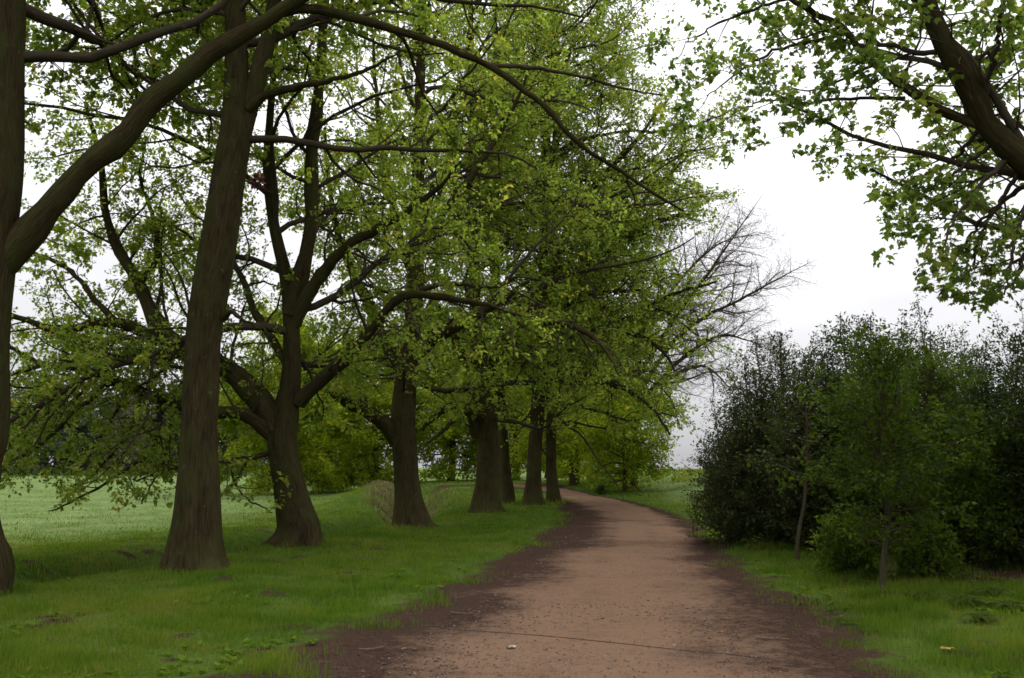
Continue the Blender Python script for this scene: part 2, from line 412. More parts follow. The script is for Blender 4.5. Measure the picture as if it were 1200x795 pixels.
def cat_leaves(ls): return tuple(np.concatenate([l[i] for l in ls]) for i in range(5))

def trunk_mesh(name, P, Rr, mat, base_z, flare=.75, lobes=5, sides=30, seed=0, flare_h=.55, rough=.035):
    L = np.linalg.norm(np.diff(P, axis=0), axis=1).sum(); n = int(max(16, L / .14))
    C, rr = resample(P, Rr, n)
    V, Fq, B = tube_arrays(C[None], rr[None], sides)
    V = V.reshape(n, sides, 3); th = np.linspace(0, 2 * math.pi, sides, endpoint=False)
    h = np.clip(C[:, 2] - base_z, -.1, 50)
    fl = flare * (.62 * np.exp(-h / (flare_h * .36)) + .12 * np.exp(-h / (flare_h * 1.6)))
    ph = seed * 1.7
    lob = .58 + .42 * np.cos(lobes * th + ph) * (.75 + .25 * np.cos(th * 2 + ph * .6)) + .22 * np.cos(2 * th + ph * 2)
    k = 1 + fl[:, None] * lob[None, :] + .05 * np.cos(3 * th + ph + C[:, 2:3] * .35)
    k = k + rough * vnoise(np.broadcast_to(th * 6, (n, sides)), np.broadcast_to(h[:, None], (n, sides)), .9, seed + 3)
    # old branch scars
    for q in range(6):
        hz, ta = rng.uniform(1, 7), rng.uniform(0, 6.28)
        dth = np.angle(np.exp(1j * (th - ta))); k = k + .10 * np.exp(-((h[:, None] - hz) / .14) ** 2 - (dth[None, :] / .3) ** 2)
    V = C[:, None, :] + (V - C[:, None, :]) * k[..., None]
    return mesh_from(name, V.reshape(-1, 3), [Fq], mat, {'bark': B})

TREE_SPOTS = []
STATS = {}
def px_poly(pts, Y0, Y1=None):
    """(px, py, radius px) along a limb whose depth goes from Y0 to Y1"""
    Y1 = Y0 if Y1 is None else Y1; n = len(pts); P, r = [], []
    for i, (a, b, w) in enumerate(pts):
        Y = Y0 + (Y1 - Y0) * i / max(1, n - 1); P.append(at(a, b, Y)); r.append(w / F * Y)
    return np.array(P), np.array(r)

def avenue_tree(base_px, spine, limbs, env, label, auto, name='maple_tree', cat='tree', leaf=.085, lod=1.0, seed=1, stems=(), leafmat=None,
                tmpl=KITE, zmin=2.4, flare=.75, group='avenue trees beside the path', bare=False, dens=1.0, lowdens=None, base=None, thin=True, front=None, frontz=-9, l2=.5, tl=.35):
    global rng
    rng = np.random.default_rng(seed)
    b = gp(*base_px) if base is None else np.array(base, float)
    if base is not None: b[2] = H(b[0], b[1])
    Y = b[1]; TREE_SPOTS.append((b[0], b[1], 1.0))
    t = thing(name, b, label, cat, group)
    P = [b + [0, 0, -.35]]; r = []
    sp = [(np.array(at(a, c, Y + (e[0] if e else 0))), w / 2 / F * Y) for a, c, w, *e in spine] if not isinstance(spine[0][0], np.ndarray) else spine
    P += [q for q, _ in sp]; r = [sp[0][1] * 1.02] + [w for _, w in sp]
    P = np.array(P); r = np.array(r)
    TP, TR = resample(P, r, 40)
    o = link('trunk', trunk_mesh('trunk', P - b, r, BARK, 0.0, flare, seed=seed)); o.parent = t
    lim = []
    for spec in list(stems) + list(limbs):
        pts, y0, y1 = spec
        lp, lr = px_poly(pts, Y + y0, Y + y1); lim.append(resample(lp, lr, 14))
        c, rr_ = resample(lp, lr, 26)
        c = c + (rng.normal(0, .012, c.shape) + np.repeat(rng.normal(0, 1, (13, 3)), 2, 0) * rr_[:, None] * .11) * np.minimum(1, np.linspace(0, 3, 26))[:, None]
        rr_ = rr_ * (1 + .10 * rng.normal(0, 1, 26).clip(-1.5, 1.5)); rr_[0] *= 1.12
        o = link('limb', tubes_mesh('limb', [((c - b)[None], rr_[None], 10)], BARK if lr.max() > .035 else BARK_TWIG)); o.parent = t
    n_auto, z0, z1, lo_el, hi_el = auto
    ec, er = np.array(env[0], float), np.array(env[1], float)
    def inside(Q, s=1.0): return (((Q - ec) / er) ** 2).sum(1) < s
    fy = -99 if front is None else front
    def keep(Q): return ((Q[:, 1] > fy) | (Q[:, 2] < frontz) | (rng.uniform(0, 1, len(Q)) < .06)) & (Q[:, 2] > zmin) & (inside(Q) | (rng.uniform(0, 1, len(Q)) < .12))
    sets = []
    AP, AR = np.zeros((0, 14, 3)), np.zeros((0, 14))
    if n_auto:
        aps, ars = [], []
        for i in range(n_auto):
            f = (i + rng.uniform(0, .9)) / n_auto; z = b[2] + z0 + (z1 - z0) * f
            j = min(38, max(0, np.searchsorted(TP[:, 2], z) - 1)); p0 = TP[j]; rad = TR[j]
            azm = i * 2.4 + rng.uniform(-.3, .3) + seed; el = R(lo_el + (hi_el - lo_el) * f + rng.uniform(-10, 10))
            d = np.array([math.cos(azm) * math.cos(el), math.sin(azm) * math.cos(el), math.sin(el)])
            # reach of the crown in that direction
            oc = (p0 - ec) / er; dd = d / er; A = dd @ dd; Bq = oc @ dd; Cq = oc @ oc - 1; disc = Bq * Bq - A * Cq
            reach = (-Bq + math.sqrt(max(disc, .01))) / A * rng.uniform(.74, 1.0); reach = float(np.clip(reach, 1.2, 9.0))
            pl = [p0]; dcur = d.copy()
            for s in range(13):
                dcur = nrm(dcur + rng.normal(0, .17, 3) + np.array([0, 0, -.012 + .03 * (f > .6)])); pl.append(pl[-1] + dcur * reach / 13)
            aps.append(pl); r0 = min(rad * .55, .011 * reach + .01); ars.append(np.linspace(r0, r0 * .2, 14))
        AP, AR = np.array(aps), np.array(ars)
        for ap_, ar_ in zip(AP, AR):
            o = link('limb', tubes_mesh('limb', [((ap_ - b)[None], ar_[None], 7)], BARK_TWIG)); o.parent = t
    LP = np.array([l[0] for l in lim] + list(AP)) if len(lim) or n_auto else AP
    LR = np.array([l[1] for l in lim] + list(AR)) if len(lim) or n_auto else AR
    C2, R2 = children(LP, LR, 8, l2 * .62 * lod, .46, .7, 3.4, (32, 70), t0=.12, flat=.72, lift=.06, wob=.2, trop=.012, keep=keep, rmin=.006)
    C3, R3 = children(C2, R2, 5, .13 * lod, .55, .35, 1.3, (28, 68), t0=.1, flat=.7, lift=.0, wob=.24, trop=-.015, keep=keep, rmin=.0035)
    # the limbs' own ends carry twigs as well
    E3, ER3 = children(LP, LR, 5, .2 * lod, .2, .4, 1.2, (30, 70), t0=.55, flat=.7, wob=.22, keep=keep, rmin=.0035)
    C3 = np.concatenate([C3, E3]); R3 = np.concatenate([R3, ER3])
    vis = in_frame(C3[:, 0], 60) if thin else np.ones(len(C3), bool)
    wid = max(.6, Y / 36) if not bare else .9; TW = BARK_TWIG if not bare else BARK_BARE
    R2w = R2 * max(1, wid * .75); big = np.zeros(len(C2), bool)
    sets += [(C2[~big] - b, R2w[~big], 5), (C3[vis] - b, np.maximum(R3[vis] * wid, .0028 * wid), 3)]
    if bare:
        C4, R4 = children(C3, R3, 4, .19, .6, .25, .8, (25, 60), t0=.15, flat=.85, wob=.2, trop=.03, rmin=.003)
        sets.append((C4 - b, np.maximum(R4 * .7, .0045), 3))
    o = link('twigs', tubes_mesh('twigs', sets, TW)); o.parent = t
    n = 0
    if not bare:
        lv = [leaves_on(C3, .05 * lod / dens, leaf, t0=tl, spread=.03), leaves_on(C2, .16 * lod / dens, leaf, t0=.5)]
        data = cat_leaves(lv); data = (data[0] - 0,) + data[1:]
        me, n = leaf_mesh('foliage', data, leafmat or LEAF_SPRING, tmpl, thin, (lambda Q: Q[:, 2] > zmin - .5))
        me.transform(__import__('mathutils').Matrix.Translation((-b[0], -b[1], -b[2])))
        o = link('foliage', me); o.parent = t
    STATS[label[:30]] = (n, len(C3), [round(float(x), 2) for x in b])
    return t

exec_order = []
# ---- the avenue, near to far ------------------------------------------------
def build_avenue():
    # 0: forked tree on the left edge
    Y = 11.7; b = np.array([(-38 - CX) / F * Y, Y, 0.])
    avenue_tree(None, [(-40, 668, 98), (-43, 640, 86), (-46, 600, 80), (-44, 550, 80), (-36, 515, 84), (-30, 470, 77), (-29, 400, 73), (-22, 320, 74), (-8, 262, 52), (4, 190, 44), (8, 90, 38), (12, -40, 34), (16, -260, 26), (20, -520, 14)],
        [([(-20, 330, 22), (8, 300, 23), (60, 243, 16), (110, 190, 14.5), (170, 130, 13.5), (230, 75, 12), (290, 35, 10.5), (345, 3, 9), (400, -30, 8), (470, -90, 5)], 0, .5),
         ([(330, 12, 7), (365, 10, 6.5), (400, 17, 6), (455, 32, 5.6), (510, 50, 5), (573, 77, 4.4), (633, 120, 3.8), (673, 163, 3.2), (727, 200, 2.4), (800, 247, 1.3)], .45, 1.2),
         ([(573, 77, 2.8), (625, 80, 2.6), (680, 90, 2.0), (730, 104, 1.5), (775, 112, 1)], .9, 2.2),
         ([(-30, 520, 9), (-60, 470, 8), (-130, 420, 6), (-220, 380, 4)], 0, 1.0)],
        ((-5.4, Y + 3.2, 11.5), (6.8, 5.2, 7.6)), 'forked tree at the left edge with one thick bough slanting up to the right',
        (28, 7.0, 14, 8, 60), leaf=.10, seed=21, zmin=4.0, tmpl=LOBED, dens=1.35, base=b, front=13.7)
    # 1: tall straight trunk
    b = gp(228, 668); Y = b[1]
    avenue_tree((228, 668), [(228, 648, 58), (231, 600, 50), (232, 550, 44), (233, 500, 41), (237, 400, 40), (246, 340, 43), (253, 300, 43), (265, 220, 40), (276, 150, 38), (277, 100, 30), (277, 60, 27), (275, 0, 25), (272, -150, 20), (268, -420, 10)],
        [([(280, 165, 12), (292, 125, 11), (304, 82, 11), (318, 25, 10.5), (330, -60, 9), (350, -220, 8), (380, -420, 4)], 0, .2),
         ([(292, 128, 6), (312, 112, 5.5), (350, 102, 4.4), (385, 95, 3.4), (416, 88, 2.4), (470, 60, 1.2)], -.1, -.8),
         ([(262, 372, 5), (272, 366, 3), (290, 378, 1.6), (320, 392, .9)], 0, -.5)],
        ((-4.2, Y + 2.4, 11.0), (5.4, 4.4, 6.6)), 'tall straight trunk nearest the left verge, forking high near the top of the picture',
        (16, 6.6, 14.0, 10, 60), leaf=.095, seed=4, zmin=4.2, dens=1.35, front=Y + .3)
    # 2: leaning, low spreading limbs
    Y = 18.6; b = np.array([(352 - CX) / F * Y, Y, 0.])
    avenue_tree(None, [(351, 622, 46), (346, 598, 41), (339, 565, 35), (333, 535, 33), (331, 510, 34), (336, 480, 29), (341, 445, 23), (342, 410, 20), (340, 365, 19), (335, 325, 16), (321, 265, 13), (313, 200, 11), (316, 140, 9), (323, 50, 7), (328, -80, 5), (330, -220, 3)],
        [([(342, 370, 11), (352, 325, 10), (362, 280, 9), (366, 200, 8), (371, 120, 7), (379, 30, 6), (390, -90, 4), (396, -200, 2)], 0, -.4),
         ([(345, 380, 8), (362, 345, 8), (385, 312, 7.5), (412, 285, 6.5), (445, 268, 5.5), (480, 246, 4.5), (510, 225, 3), (540, 190, 1.5)], 0, -1.6),
         ([(326, 505, 14), (305, 470, 14), (262, 430, 13), (213, 410, 12), (182, 376, 10), (163, 330, 8), (142, 298, 6.5), (127, 262, 5), (118, 195, 3.4), (100, 120, 2)], 0, .4),
         ([(213, 410, 8), (180, 395, 7.5), (150, 382, 7), (120, 378, 6), (70, 386, 5), (20, 372, 3.5), (-40, 350, 2)], .3, -.6),
         ([(240, 420, 6), (205, 416, 5.5), (150, 419, 5), (100, 426, 4.5), (50, 426, 3.4), (5, 404, 2.4), (-30, 390, 1.4)], .2, 1.2),
         ([(326, 520, 8.5), (305, 498, 8), (280, 485, 7.5), (250, 483, 7), (211, 476, 6.5), (175, 464, 6), (148, 452, 5.5), (118, 438, 4.8), (60, 428, 3.4), (10, 440, 1.8)], 0, -.8),
         ([(126, 442, 3.4), (112, 462, 3.1), (85, 484, 2.7), (62, 508, 2.4), (35, 530, 2), (0, 545, 1.4), (-30, 556, .8)], -.6, -1.4),
         ([(186, 467, 3), (186, 505, 2.4), (168, 535, 2), (140, 556, 1.7), (110, 575, 1.4), (80, 590, 1), (58, 600, .7)], -.4, -1.8),
         ([(205, 474, 2.6), (200, 500, 2.2), (196, 530, 1.8), (182, 560, 1.3), (165, 590, .8)], -.5, -1.6),
         ([(320, 530, 3.4), (300, 535, 3), (270, 540, 2.5), (245, 543, 2), (205, 548, 1.5), (160, 565, .8)], 0, -1.4),
         ([(270, 540, 1.8), (275, 565, 1.4), (290, 585, 1.1), (318, 600, .7)], -.5, -.9),
         ([(118, 440, 2.6), (95, 462, 2.2), (62, 482, 1.8), (28, 500, 1.2), (-10, 512, .6)], -.5, .4),
         ([(60, 429, 2.4), (42, 456, 2), (22, 480, 1.5), (2, 512, .8)], -.6, -1.3),
         ([(165, 463, 2.6), (156, 498, 2.1), (132, 532, 1.6), (104, 560, 1), (78, 578, .5)], -.6, .2),
         ([(150, 456, 2.4), (132, 490, 2), (112, 520, 1.5), (98, 548, .8)], -.6, -1.6),
         ([(235, 545, 1.6), (226, 566, 1.2), (205, 584, .7)], -1.0, -1.6),
         ([(290, 537, 2), (282, 556, 1.5), (262, 578, 1), (250, 596, .5)], -.4, -1.2),
         ([(350, 470, 9), (372, 450, 8.5), (400, 425, 8), (425, 398, 7), (442, 378, 6), (464, 352, 5.5), (490, 345, 5), (535, 351, 4), (572, 358, 2.8), (610, 372, 1.3)], 0, -1.8),
         ([(345, 440, 5), (320, 400, 5), (300, 365, 4.6), (288, 335, 4), (272, 300, 3), (262, 250, 2), (258, 190, 1.2)], 0, 1.0),
         ([(163, 332, 4), (185, 300, 3.4), (180, 255, 2.6), (165, 210, 2), (172, 160, 1.3)], .3, .8),
         ([(140, 380, 4), (110, 350, 3.6), (85, 320, 3), (50, 300, 2.2), (15, 296, 1.2)], 0, .3)],
        ((-6.0, Y + .2, 6.8), (9.0, 6.0, 8.2)), 'leaning tree with long low limbs reaching left over the meadow behind the straight trunk',
        (13, 3.6, 12.0, 5, 65), leaf=.096, seed=33, zmin=.9, dens=1.5, front=Y - .5, frontz=4.6, l2=.46, base=b)
    # 3
    b = gp(482, 618); Y = b[1]
    avenue_tree((482, 618), [(480, 606, 38), (478, 585, 32), (476, 560, 28), (473, 520, 28), (472, 490, 29), (474, 460, 27), (479, 420, 24), (484, 380, 20), (487, 330, 20), (488, 280, 18), (490, 220, 16), (492, 120, 13), (495, 0, 10), (497, -120, 7), (498, -240, 4)],
        [([(466, 518, 9), (450, 495, 8.5), (432, 484, 8), (408, 472, 7), (392, 461, 5.5), (372, 452, 4), (345, 440, 2)], 0, -1.5),
         ([(480, 425, 7), (498, 408, 7), (515, 392, 6.5), (535, 384, 6), (560, 370, 5), (588, 352, 3.8), (620, 330, 2)], 0, -1.6),
         ([(474, 440, 7), (455, 405, 7), (440, 378, 6.5), (425, 345, 6), (408, 310, 5), (395, 270, 4), (385, 210, 2.6), (380, 150, 1.4)], 0, .8),
         ([(480, 440, 4), (505, 455, 3.6), (530, 458, 3), (560, 455, 2), (600, 450, 1)], 0, -1.9),
         ([(486, 330, 6), (470, 285, 5.5), (458, 230, 4.6), (448, 170, 3.6), (440, 100, 2.4), (436, 30, 1.4)], 0, -1),
         ([(488, 300, 6), (515, 255, 5), (545, 215, 4.4), (575, 175, 3.4), (600, 130, 2.3), (620, 80, 1.3)], 0, -1.4)],
        ((-1.6, Y, 9.4), (6.2, 6.4, 9.0)), 'third trunk of the row, upright, with one stout limb curving off low to the left',
        (34, 3.6, 16.5, 5, 60), leaf=.108, seed=5, zmin=2.5, dens=1.15, front=Y - 1.0, frontz=4.4)
    # 4
    b = gp(571, 600); Y = b[1]
    avenue_tree((571, 600), [(570, 590, 32), (571, 570, 27), (572, 540, 25), (571, 500, 25), (567, 470, 25), (563, 440, 21), (560, 400, 17), (557, 360, 14), (555, 300, 13), (553, 220, 10), (552, 120, 8), (552, 20, 6), (553, -100, 3)],
        [([(560, 510, 7), (548, 486, 7), (537, 475, 6), (520, 480, 4.6), (507, 490, 3.4), (495, 503, 2)], 0, -2),
         ([(566, 452, 7), (578, 430, 6.5), (592, 412, 6), (604, 396, 5), (622, 372, 3.8), (640, 340, 2.2)], 0, -1.8),
         ([(560, 450, 6), (546, 425, 5.5), (534, 400, 5), (522, 375, 4), (505, 345, 2.4)], 0, -1),
         ([(560, 385, 5), (600, 368, 4.6), (645, 377, 4), (690, 391, 3), (710, 412, 2), (725, 440, 1)], -.5, -6),
         ([(545, 478, 3), (520, 505, 2.2), (500, 520, 1.2)], -1.4, -2.4)],
        ((1.4, Y - 1, 11.5), (7.6, 7.0, 10.5)), 'fluted trunk in the middle of the row with a narrower trunk close behind it',
        (40, 3.4, 20, 0, 60), leaf=.122, seed=62, zmin=2.9, lod=1.1, dens=.85, front=Y - 2.2, frontz=5)
    # 5
    b = gp(593, 589); Y = b[1]
    avenue_tree((593, 589), [(594, 578, 17), (591, 550, 14), (588, 500, 12), (585, 450, 12), (582, 400, 11), (580, 330, 11), (580, 240, 9), (580, 150, 7), (580, 20, 4), (580, -80, 2)],
        [([(583, 440, 5), (610, 400, 4.5), (650, 365, 3.5), (700, 345, 2.5), (750, 340, 1.4)], 0, -4)],
        ((1.6, Y, 12.5), (7.6, 6.0, 10.5)), 'narrow trunk half hidden behind the fluted trunk in mid row',
        (30, 4.0, 21, 5, 60), leaf=.14, seed=71, zmin=3.4, lod=1.4, dens=.65)
    # 6
    b = gp(624, 592); Y = b[1]
    avenue_tree((624, 592), [(624, 583, 21), (625, 560, 17), (627, 520, 16), (630, 480, 16), (632, 430, 15), (635, 370, 13), (637, 300, 11), (640, 220, 10), (642, 120, 8), (645, 30, 6.5), (646, -80, 5), (646, -180, 2.5)],
        [([(632, 420, 6), (665, 395, 5.5), (705, 385, 4.5), (745, 392, 3.2), (775, 410, 2), (795, 440, 1)], 0, -3),
         ([(634, 380, 6), (670, 330, 5.5), (715, 290, 4.4), (765, 262, 3), (815, 250, 1.6)], 0, -1),
         ([(637, 330, 5), (665, 270, 4.6), (700, 215, 3.8), (745, 165, 2.6), (780, 120, 1.4)], 0, 0),
         ([(632, 440, 5), (680, 440, 4), (730, 455, 3), (765, 480, 2), (785, 510, 1)], 0, -2)],
        ((3.5, Y, 13), (7.6, 6.6, 13)), 'clean trunk standing right beside the path in front of its twin',
        (46, 3.2, 23, -8, 50), leaf=.14, seed=83, zmin=2.6, lod=1.3, dens=.85)
    # 7
    b = gp(648, 588); Y = b[1]
    avenue_tree((648, 588), [(648, 579, 15), (646, 550, 12), (646, 500, 12), (647, 440, 11), (647, 380, 10), (649, 300, 9), (650, 200, 7), (651, 90, 6), (652, -40, 5), (652, -160, 2.5)],
        [([(645, 430, 4.5), (690, 400, 4), (740, 370, 3.2), (790, 345, 2.2), (840, 330, 1.2)], 0, -3),
         ([(647, 370, 4.5), (690, 310, 4), (740, 250, 3), (790, 200, 2), (830, 160, 1.1)], 0, 1)],
        ((4.4, Y + 1, 14.0), (8.4, 6.6, 14)), 'slimmer trunk right behind the clean trunk at the bend of the path',
        (50, 3.4, 25, -8, 48), leaf=.155, seed=95, zmin=2.8, lod=1.45, dens=.9)
    # bare late tree whose twigs show against the sky
    b = gp(738, 566)
    b = np.array([6.6, 50.0, 0]); Y = 50.0
    S = lambda x, z: np.array([x, Y, z])
    bz = float(H(6.6, 50.0))
    avenue_tree(None, [(S(6.6, bz), .36), (S(6.7, 2.2), .32), (S(6.8, 4.5), .27), (S(7.1, 7), .2), (S(7.4, 10), .13), (S(7.6, 13), .06)],
        [([(742, 470, 2.75), (790, 400, 2.48), (830, 370, 2.09), (870, 350, 1.65), (915, 325, 0.77), (958, 304, 0.14)], 0, -2),
         ([(742, 450, 2.48), (790, 375, 2.20), (830, 320, 1.76), (865, 270, 0.83), (898, 222, 0.14)], 0, -1),
         ([(742, 480, 2.48), (795, 425, 2.20), (840, 395, 1.76), (880, 400, 0.77), (918, 422, 0.14)], 0, -1),
         ([(742, 470, 2.48), (790, 440, 2.20), (825, 430, 1.65), (850, 450, 0.66), (872, 478, 0.14)], 0, 1),
         ([(745, 400, 2.20), (795, 330, 1.87), (845, 285, 0.83), (905, 272, 0.14)], 0, 1.5)],
        ((9.6, 50, 10.5), (8.4, 6, 7.5)), 'leafless tree past the bend with fine bare twigs spread against the white sky',
        (7, 5, 12.5, 20, 60), name='bare_tree', seed=12, zmin=3.6, bare=True, base=b, group='trees past the bend', l2=.62)
    # overhanging tree on the right, trunk outside the picture
    b = np.array([7.9, 8.6, 0.]); bz = float(H(7.9, 8.6)); Y = 8.6
    S = lambda x, z: np.array([x, Y, z])
    avenue_tree(None, [(S(7.9, bz), .42), (S(7.85, 1.2), .36), (S(7.7, 2.4), .34), (S(7.5, 3.4), .3), (S(7.6, 5), .24), (S(7.7, 7), .18), (S(7.9, 9.5), .09)],
        [([(1515, 330, 22), (1400, 300, 19), (1290, 255, 17), (1225, 212, 16), (1180, 172, 15), (1142, 122, 14.5), (1112, 62, 13), (1086, 8, 12), (1064, -60, 10), (1030, -180, 7), (990, -300, 3)], 0, -.2),
         ([(1146, 145, 7), (1118, 136, 6.2), (1085, 118, 5.6), (1042, 92, 5), (1016, 66, 4.6), (994, 42, 4.2), (962, 18, 3.6), (925, -2, 2.8), (880, -20, 1.6)], -.05, .5),
         ([(1108, 60, 4), (1075, 62, 3.2), (1040, 52, 2.8), (1000, 44, 2.3), (965, 32, 1.8), (935, 15, 1.2)], -.1, .9),
         ([(1060, 116, 2.6), (1020, 115, 2.2), (980, 117, 2), (945, 121, 1.7), (912, 112, 1.3), (880, 92, .9), (850, 70, .6)], .2, 1.6),
         ([(1150, 135, 4), (1160, 90, 3.4), (1170, 40, 2.8), (1180, -20, 2)], 0, -.9),
         ([(1190, 180, 4), (1160, 205, 3), (1128, 245, 2.2), (1112, 272, 1.4), (1105, 295, .8)], 0, -.5),
         ([(1225, 210, 4), (1200, 250, 3), (1186, 300, 2), (1178, 345, 1)], 0, -.3),
         ([(990, 40, 2.6), (945, 50, 2.2), (905, 62, 1.7), (865, 85, 1.2), (828, 112, .6)], .45, 1.2),
         ([(945, 121, 1.6), (905, 118, 1.3), (870, 128, 1), (842, 148, .5)], 1.3, 1.9),
         ([(925, -2, 2.4), (885, 10, 2), (845, 25, 1.5), (812, 48, 1), (790, 70, .5)], .5, 1.4),
         ([(1170, 165, 3), (1142, 185, 2.2), (1115, 205, 1.5), (1092, 222, .7)], 0, .2),
         ([(1200, 195, 3), (1172, 235, 2.4), (1150, 275, 1.8), (1140, 315, 1)], 0, .5),
         ([(1250, 225, 3), (1218, 262, 2.4), (1196, 305, 1.8), (1188, 340, 1)], 0, .1),
         ([(1150, 150, 3), (1125, 178, 2.1), (1100, 198, 1.4), (1080, 212, .6)], 0, .8),
         ([(1225, 215, 4), (1190, 225, 3), (1150, 260, 2), (1120, 300, 1.2)], 0, .7),
         ([(1120, 80, 3), (1165, 60, 2.4), (1215, 50, 1.6)], 0, .6),
         ([(1260, 240, 4), (1222, 275, 3), (1200, 300, 2), (1175, 318, 1)], 0, .3)],
        ((6.3, 9.9, 6.9), (5.1, 3.0, 5.2)), 'overhanging tree at the upper right with a lichened bough and large lobed leaves',
        (5, 7.0, 9.2, 50, 70), name='overhanging_tree', leaf=.084, seed=47, zmin=3.15, leafmat=LEAF_LIT, tmpl=LOBED, base=b, dens=1.65,
        group=None, lod=1.05, tl=.4)

# ------------------------------------------------------------------ background trees
def back_tree(name, x, y, h, rad, mat, label, group, seed, leaf=.21, n=42, zlow=.2, dens=1.0, cat='tree', trunk_r=None, lod=1.0):
    global rng
    rng = np.random.default_rng(seed)
    b = np.array([x, y, float(H(x, y))]); tr = trunk_r or h * .022
    t = thing(name, b, label, cat, group)
    hs = np.array([-.4, .3, h * .25, h * .5, h * .75, h * .97]); P = np.stack([rng.normal(0, .012 * h, 6), rng.normal(0, .012 * h, 6), hs], 1); P[:2, :2] = 0
    rr = tr * np.array([1.15, 1.05, .85, .6, .3, .08])
    link('trunk', trunk_mesh('trunk', P, rr, BARK, 0, .5, sides=12, seed=seed, rough=.02), t)
    TP, TR = resample(P, rr, 30)
    ls, lr = [], []
    for i in range(n):
        f = (i + .5) / n; z = h * (zlow + (.95 - zlow) * f); j = min(28, np.searchsorted(TP[:, 2], z))
        prof = math.sin(math.pi * (.18 + .78 * f)) ** .7
        L = rad * prof * rng.uniform(.7, 1.1); az = i * 2.4 + rng.uniform(-.3, .3); el = R(-8 + 60 * f + rng.uniform(-12, 12))
        d = np.array([math.cos(az) * math.cos(el), math.sin(az) * math.cos(el), math.sin(el)]); pl = [TP[j]]
        for s in range(9): d = nrm(d + rng.normal(0, .12, 3) + [0, 0, -.02]); pl.append(pl[-1] + d * L / 9)
        ls.append(pl); r0 = min(TR[j] * .6, .02 * L); lr.append(np.linspace(r0, r0 * .25, 10))
    LP, LR = np.array(ls), np.array(lr)
    C2, R2 = children(LP, LR, 6, .2 * lod, .45, .5, 3, (30, 65), t0=.15, flat=.8, wob=.2, rmin=.008)
    C3, R3 = children(C2, R2, 4, .13 * lod, .5, .4, 1.3, (25, 65), t0=.1, flat=.8, wob=.25, trop=-.03, rmin=.006)
    E3, ER = children(LP, LR, 4, .5 * lod, .2, .4, 1.2, (25, 70), t0=.4, wob=.25, rmin=.006); C3 = np.concatenate([C3, E3]); R3 = np.concatenate([R3, ER])
    link('branches', tubes_mesh('branches', [(LP, LR, 6), (C2, R2, 4)], BARK_TWIG), t)
    me, m = leaf_mesh('foliage', leaves_on(C3, .07 * lod / dens, leaf, spread=.12), mat, KITE, False, lambda Q: Q[:, 2] > .15)
    link('foliage', me, t); STATS[label[:30]] = (m, len(C3), [round(float(v), 1) for v in b])
    return t
def gx(px, Y): return (px - CX) / F * Y

def build_background():
    G = 'background trees beyond the row'
    back_tree('broadleaf_tree', gx(335, 62), 62, 12, 6.2, LEAF_BACK, 'fresh green bushy tree seen in the gap between the leaning trunk and the straight trunk', G, 101, dens=1.3, zlow=.1)
    back_tree('broadleaf_tree', gx(440, 68), 68, 12, 6.0, LEAF_BACK, 'bright yellow-green tree left of the third trunk with branches down to the bank', G, 102, zlow=.04, dens=1.2)
    back_tree('broadleaf_tree', gx(530, 74), 74, 13, 6.0, LEAF_BACK, 'yellow-green tree showing between the third and the fluted trunk', G, 103, zlow=.06, dens=1.3)
    back_tree('broadleaf_tree', gx(605, 80), 80, 13.5, 6.2, LEAF_BACK, 'yellow-green tree behind the far path between the fluted trunk and the twin trunks', G, 104, zlow=.07, dens=1.3)
    back_tree('broadleaf_tree', gx(690, 66), 66, 10.5, 5.0, LEAF_BACK, 'yellowish leafy tree just right of the twin trunks at the bend', 'trees past the bend', 105, zlow=.05, dens=1.3)
    back_tree('broadleaf_tree', gx(730, 47), 47, 4.6, 3.3, LEAF_BACK, 'low bright green tree on the mound with boughs drooping to the grass', 'trees past the bend', 106, zlow=.10, dens=1.5, leaf=.15, lod=1.0)
    back_tree('broadleaf_tree', gx(672, 56), 56, 13.5, 5.8, LEAF_BACK, 'tall leafy tree rising behind the slimmer twin trunk', 'trees past the bend', 107, zlow=.16, dens=1.3)
    back_tree('broadleaf_tree', gx(640, 96), 96, 9, 5, LEAF_BACK, 'small distant tree low behind the twin trunks', G, 108, zlow=.12)
    back_tree('broadleaf_tree', gx(392, 84), 84, 12, 6, LEAF_BACK, 'fresh green tree behind the large dark evergreen bush across the meadow', G, 109, zlow=.08)
    # far wood across the meadow: three kinds, copied
    FW = 'trees of the far wood across the meadow'
    kinds = [('pale green tree standing in the far wood across the meadow', LEAF_FAR, 14.5, 6.2, 111),
             ('dark blue-green tree standing in the far wood across the meadow', None, 13, 5.0, 112),
             ('brownish thinly leaved tree standing in the far wood across the meadow', None, 17, 5.2, 113)]
    kd = leaf_mat('dark_wood_leaf', [(0, (.032, .048, .034)), (1, (.07, .09, .055))], (1, 1, 1), tf=.2)
    kb = leaf_mat('brown_wood_leaf', [(0, (.09, .075, .05)), (1, (.16, .13, .085))], (1, 1, 1), tf=.3)
    protos = []
    r2 = np.random.default_rng(5)
    spots = [(-60, 150, 0), (-5, 138, 1), (28, 152, 2), (58, 136, 1), (92, 140, 1), (118, 155, 0), (146, 146, 2), (172, 138, 2), (196, 152, 0), (222, 140, 1), (252, 150, 0), (285, 138, 0), (318, 152, 2), (356, 142, 0), (395, 150, 0), (60, 170, 2), (150, 172, 0), (230, 172, 2)]
    first = {}
    for px, Y, k in spots:
        loc = (gx(px, Y), Y, float(H(gx(px, Y), Y)))
        if k not in first:
            lab, m, h, rd, sd = kinds[k]
            first[k] = back_tree('wood_tree', loc[0], loc[1], h, rd, m or (kd if k == 1 else kb), lab, FW, sd, leaf=.5, n=40, zlow=.03, lod=1.7, dens=1.5 if k != 2 else .5)
        else:
            copy_tree(first[k], loc, r2.uniform(0, 6.28), r2.uniform(.78, 1.2))

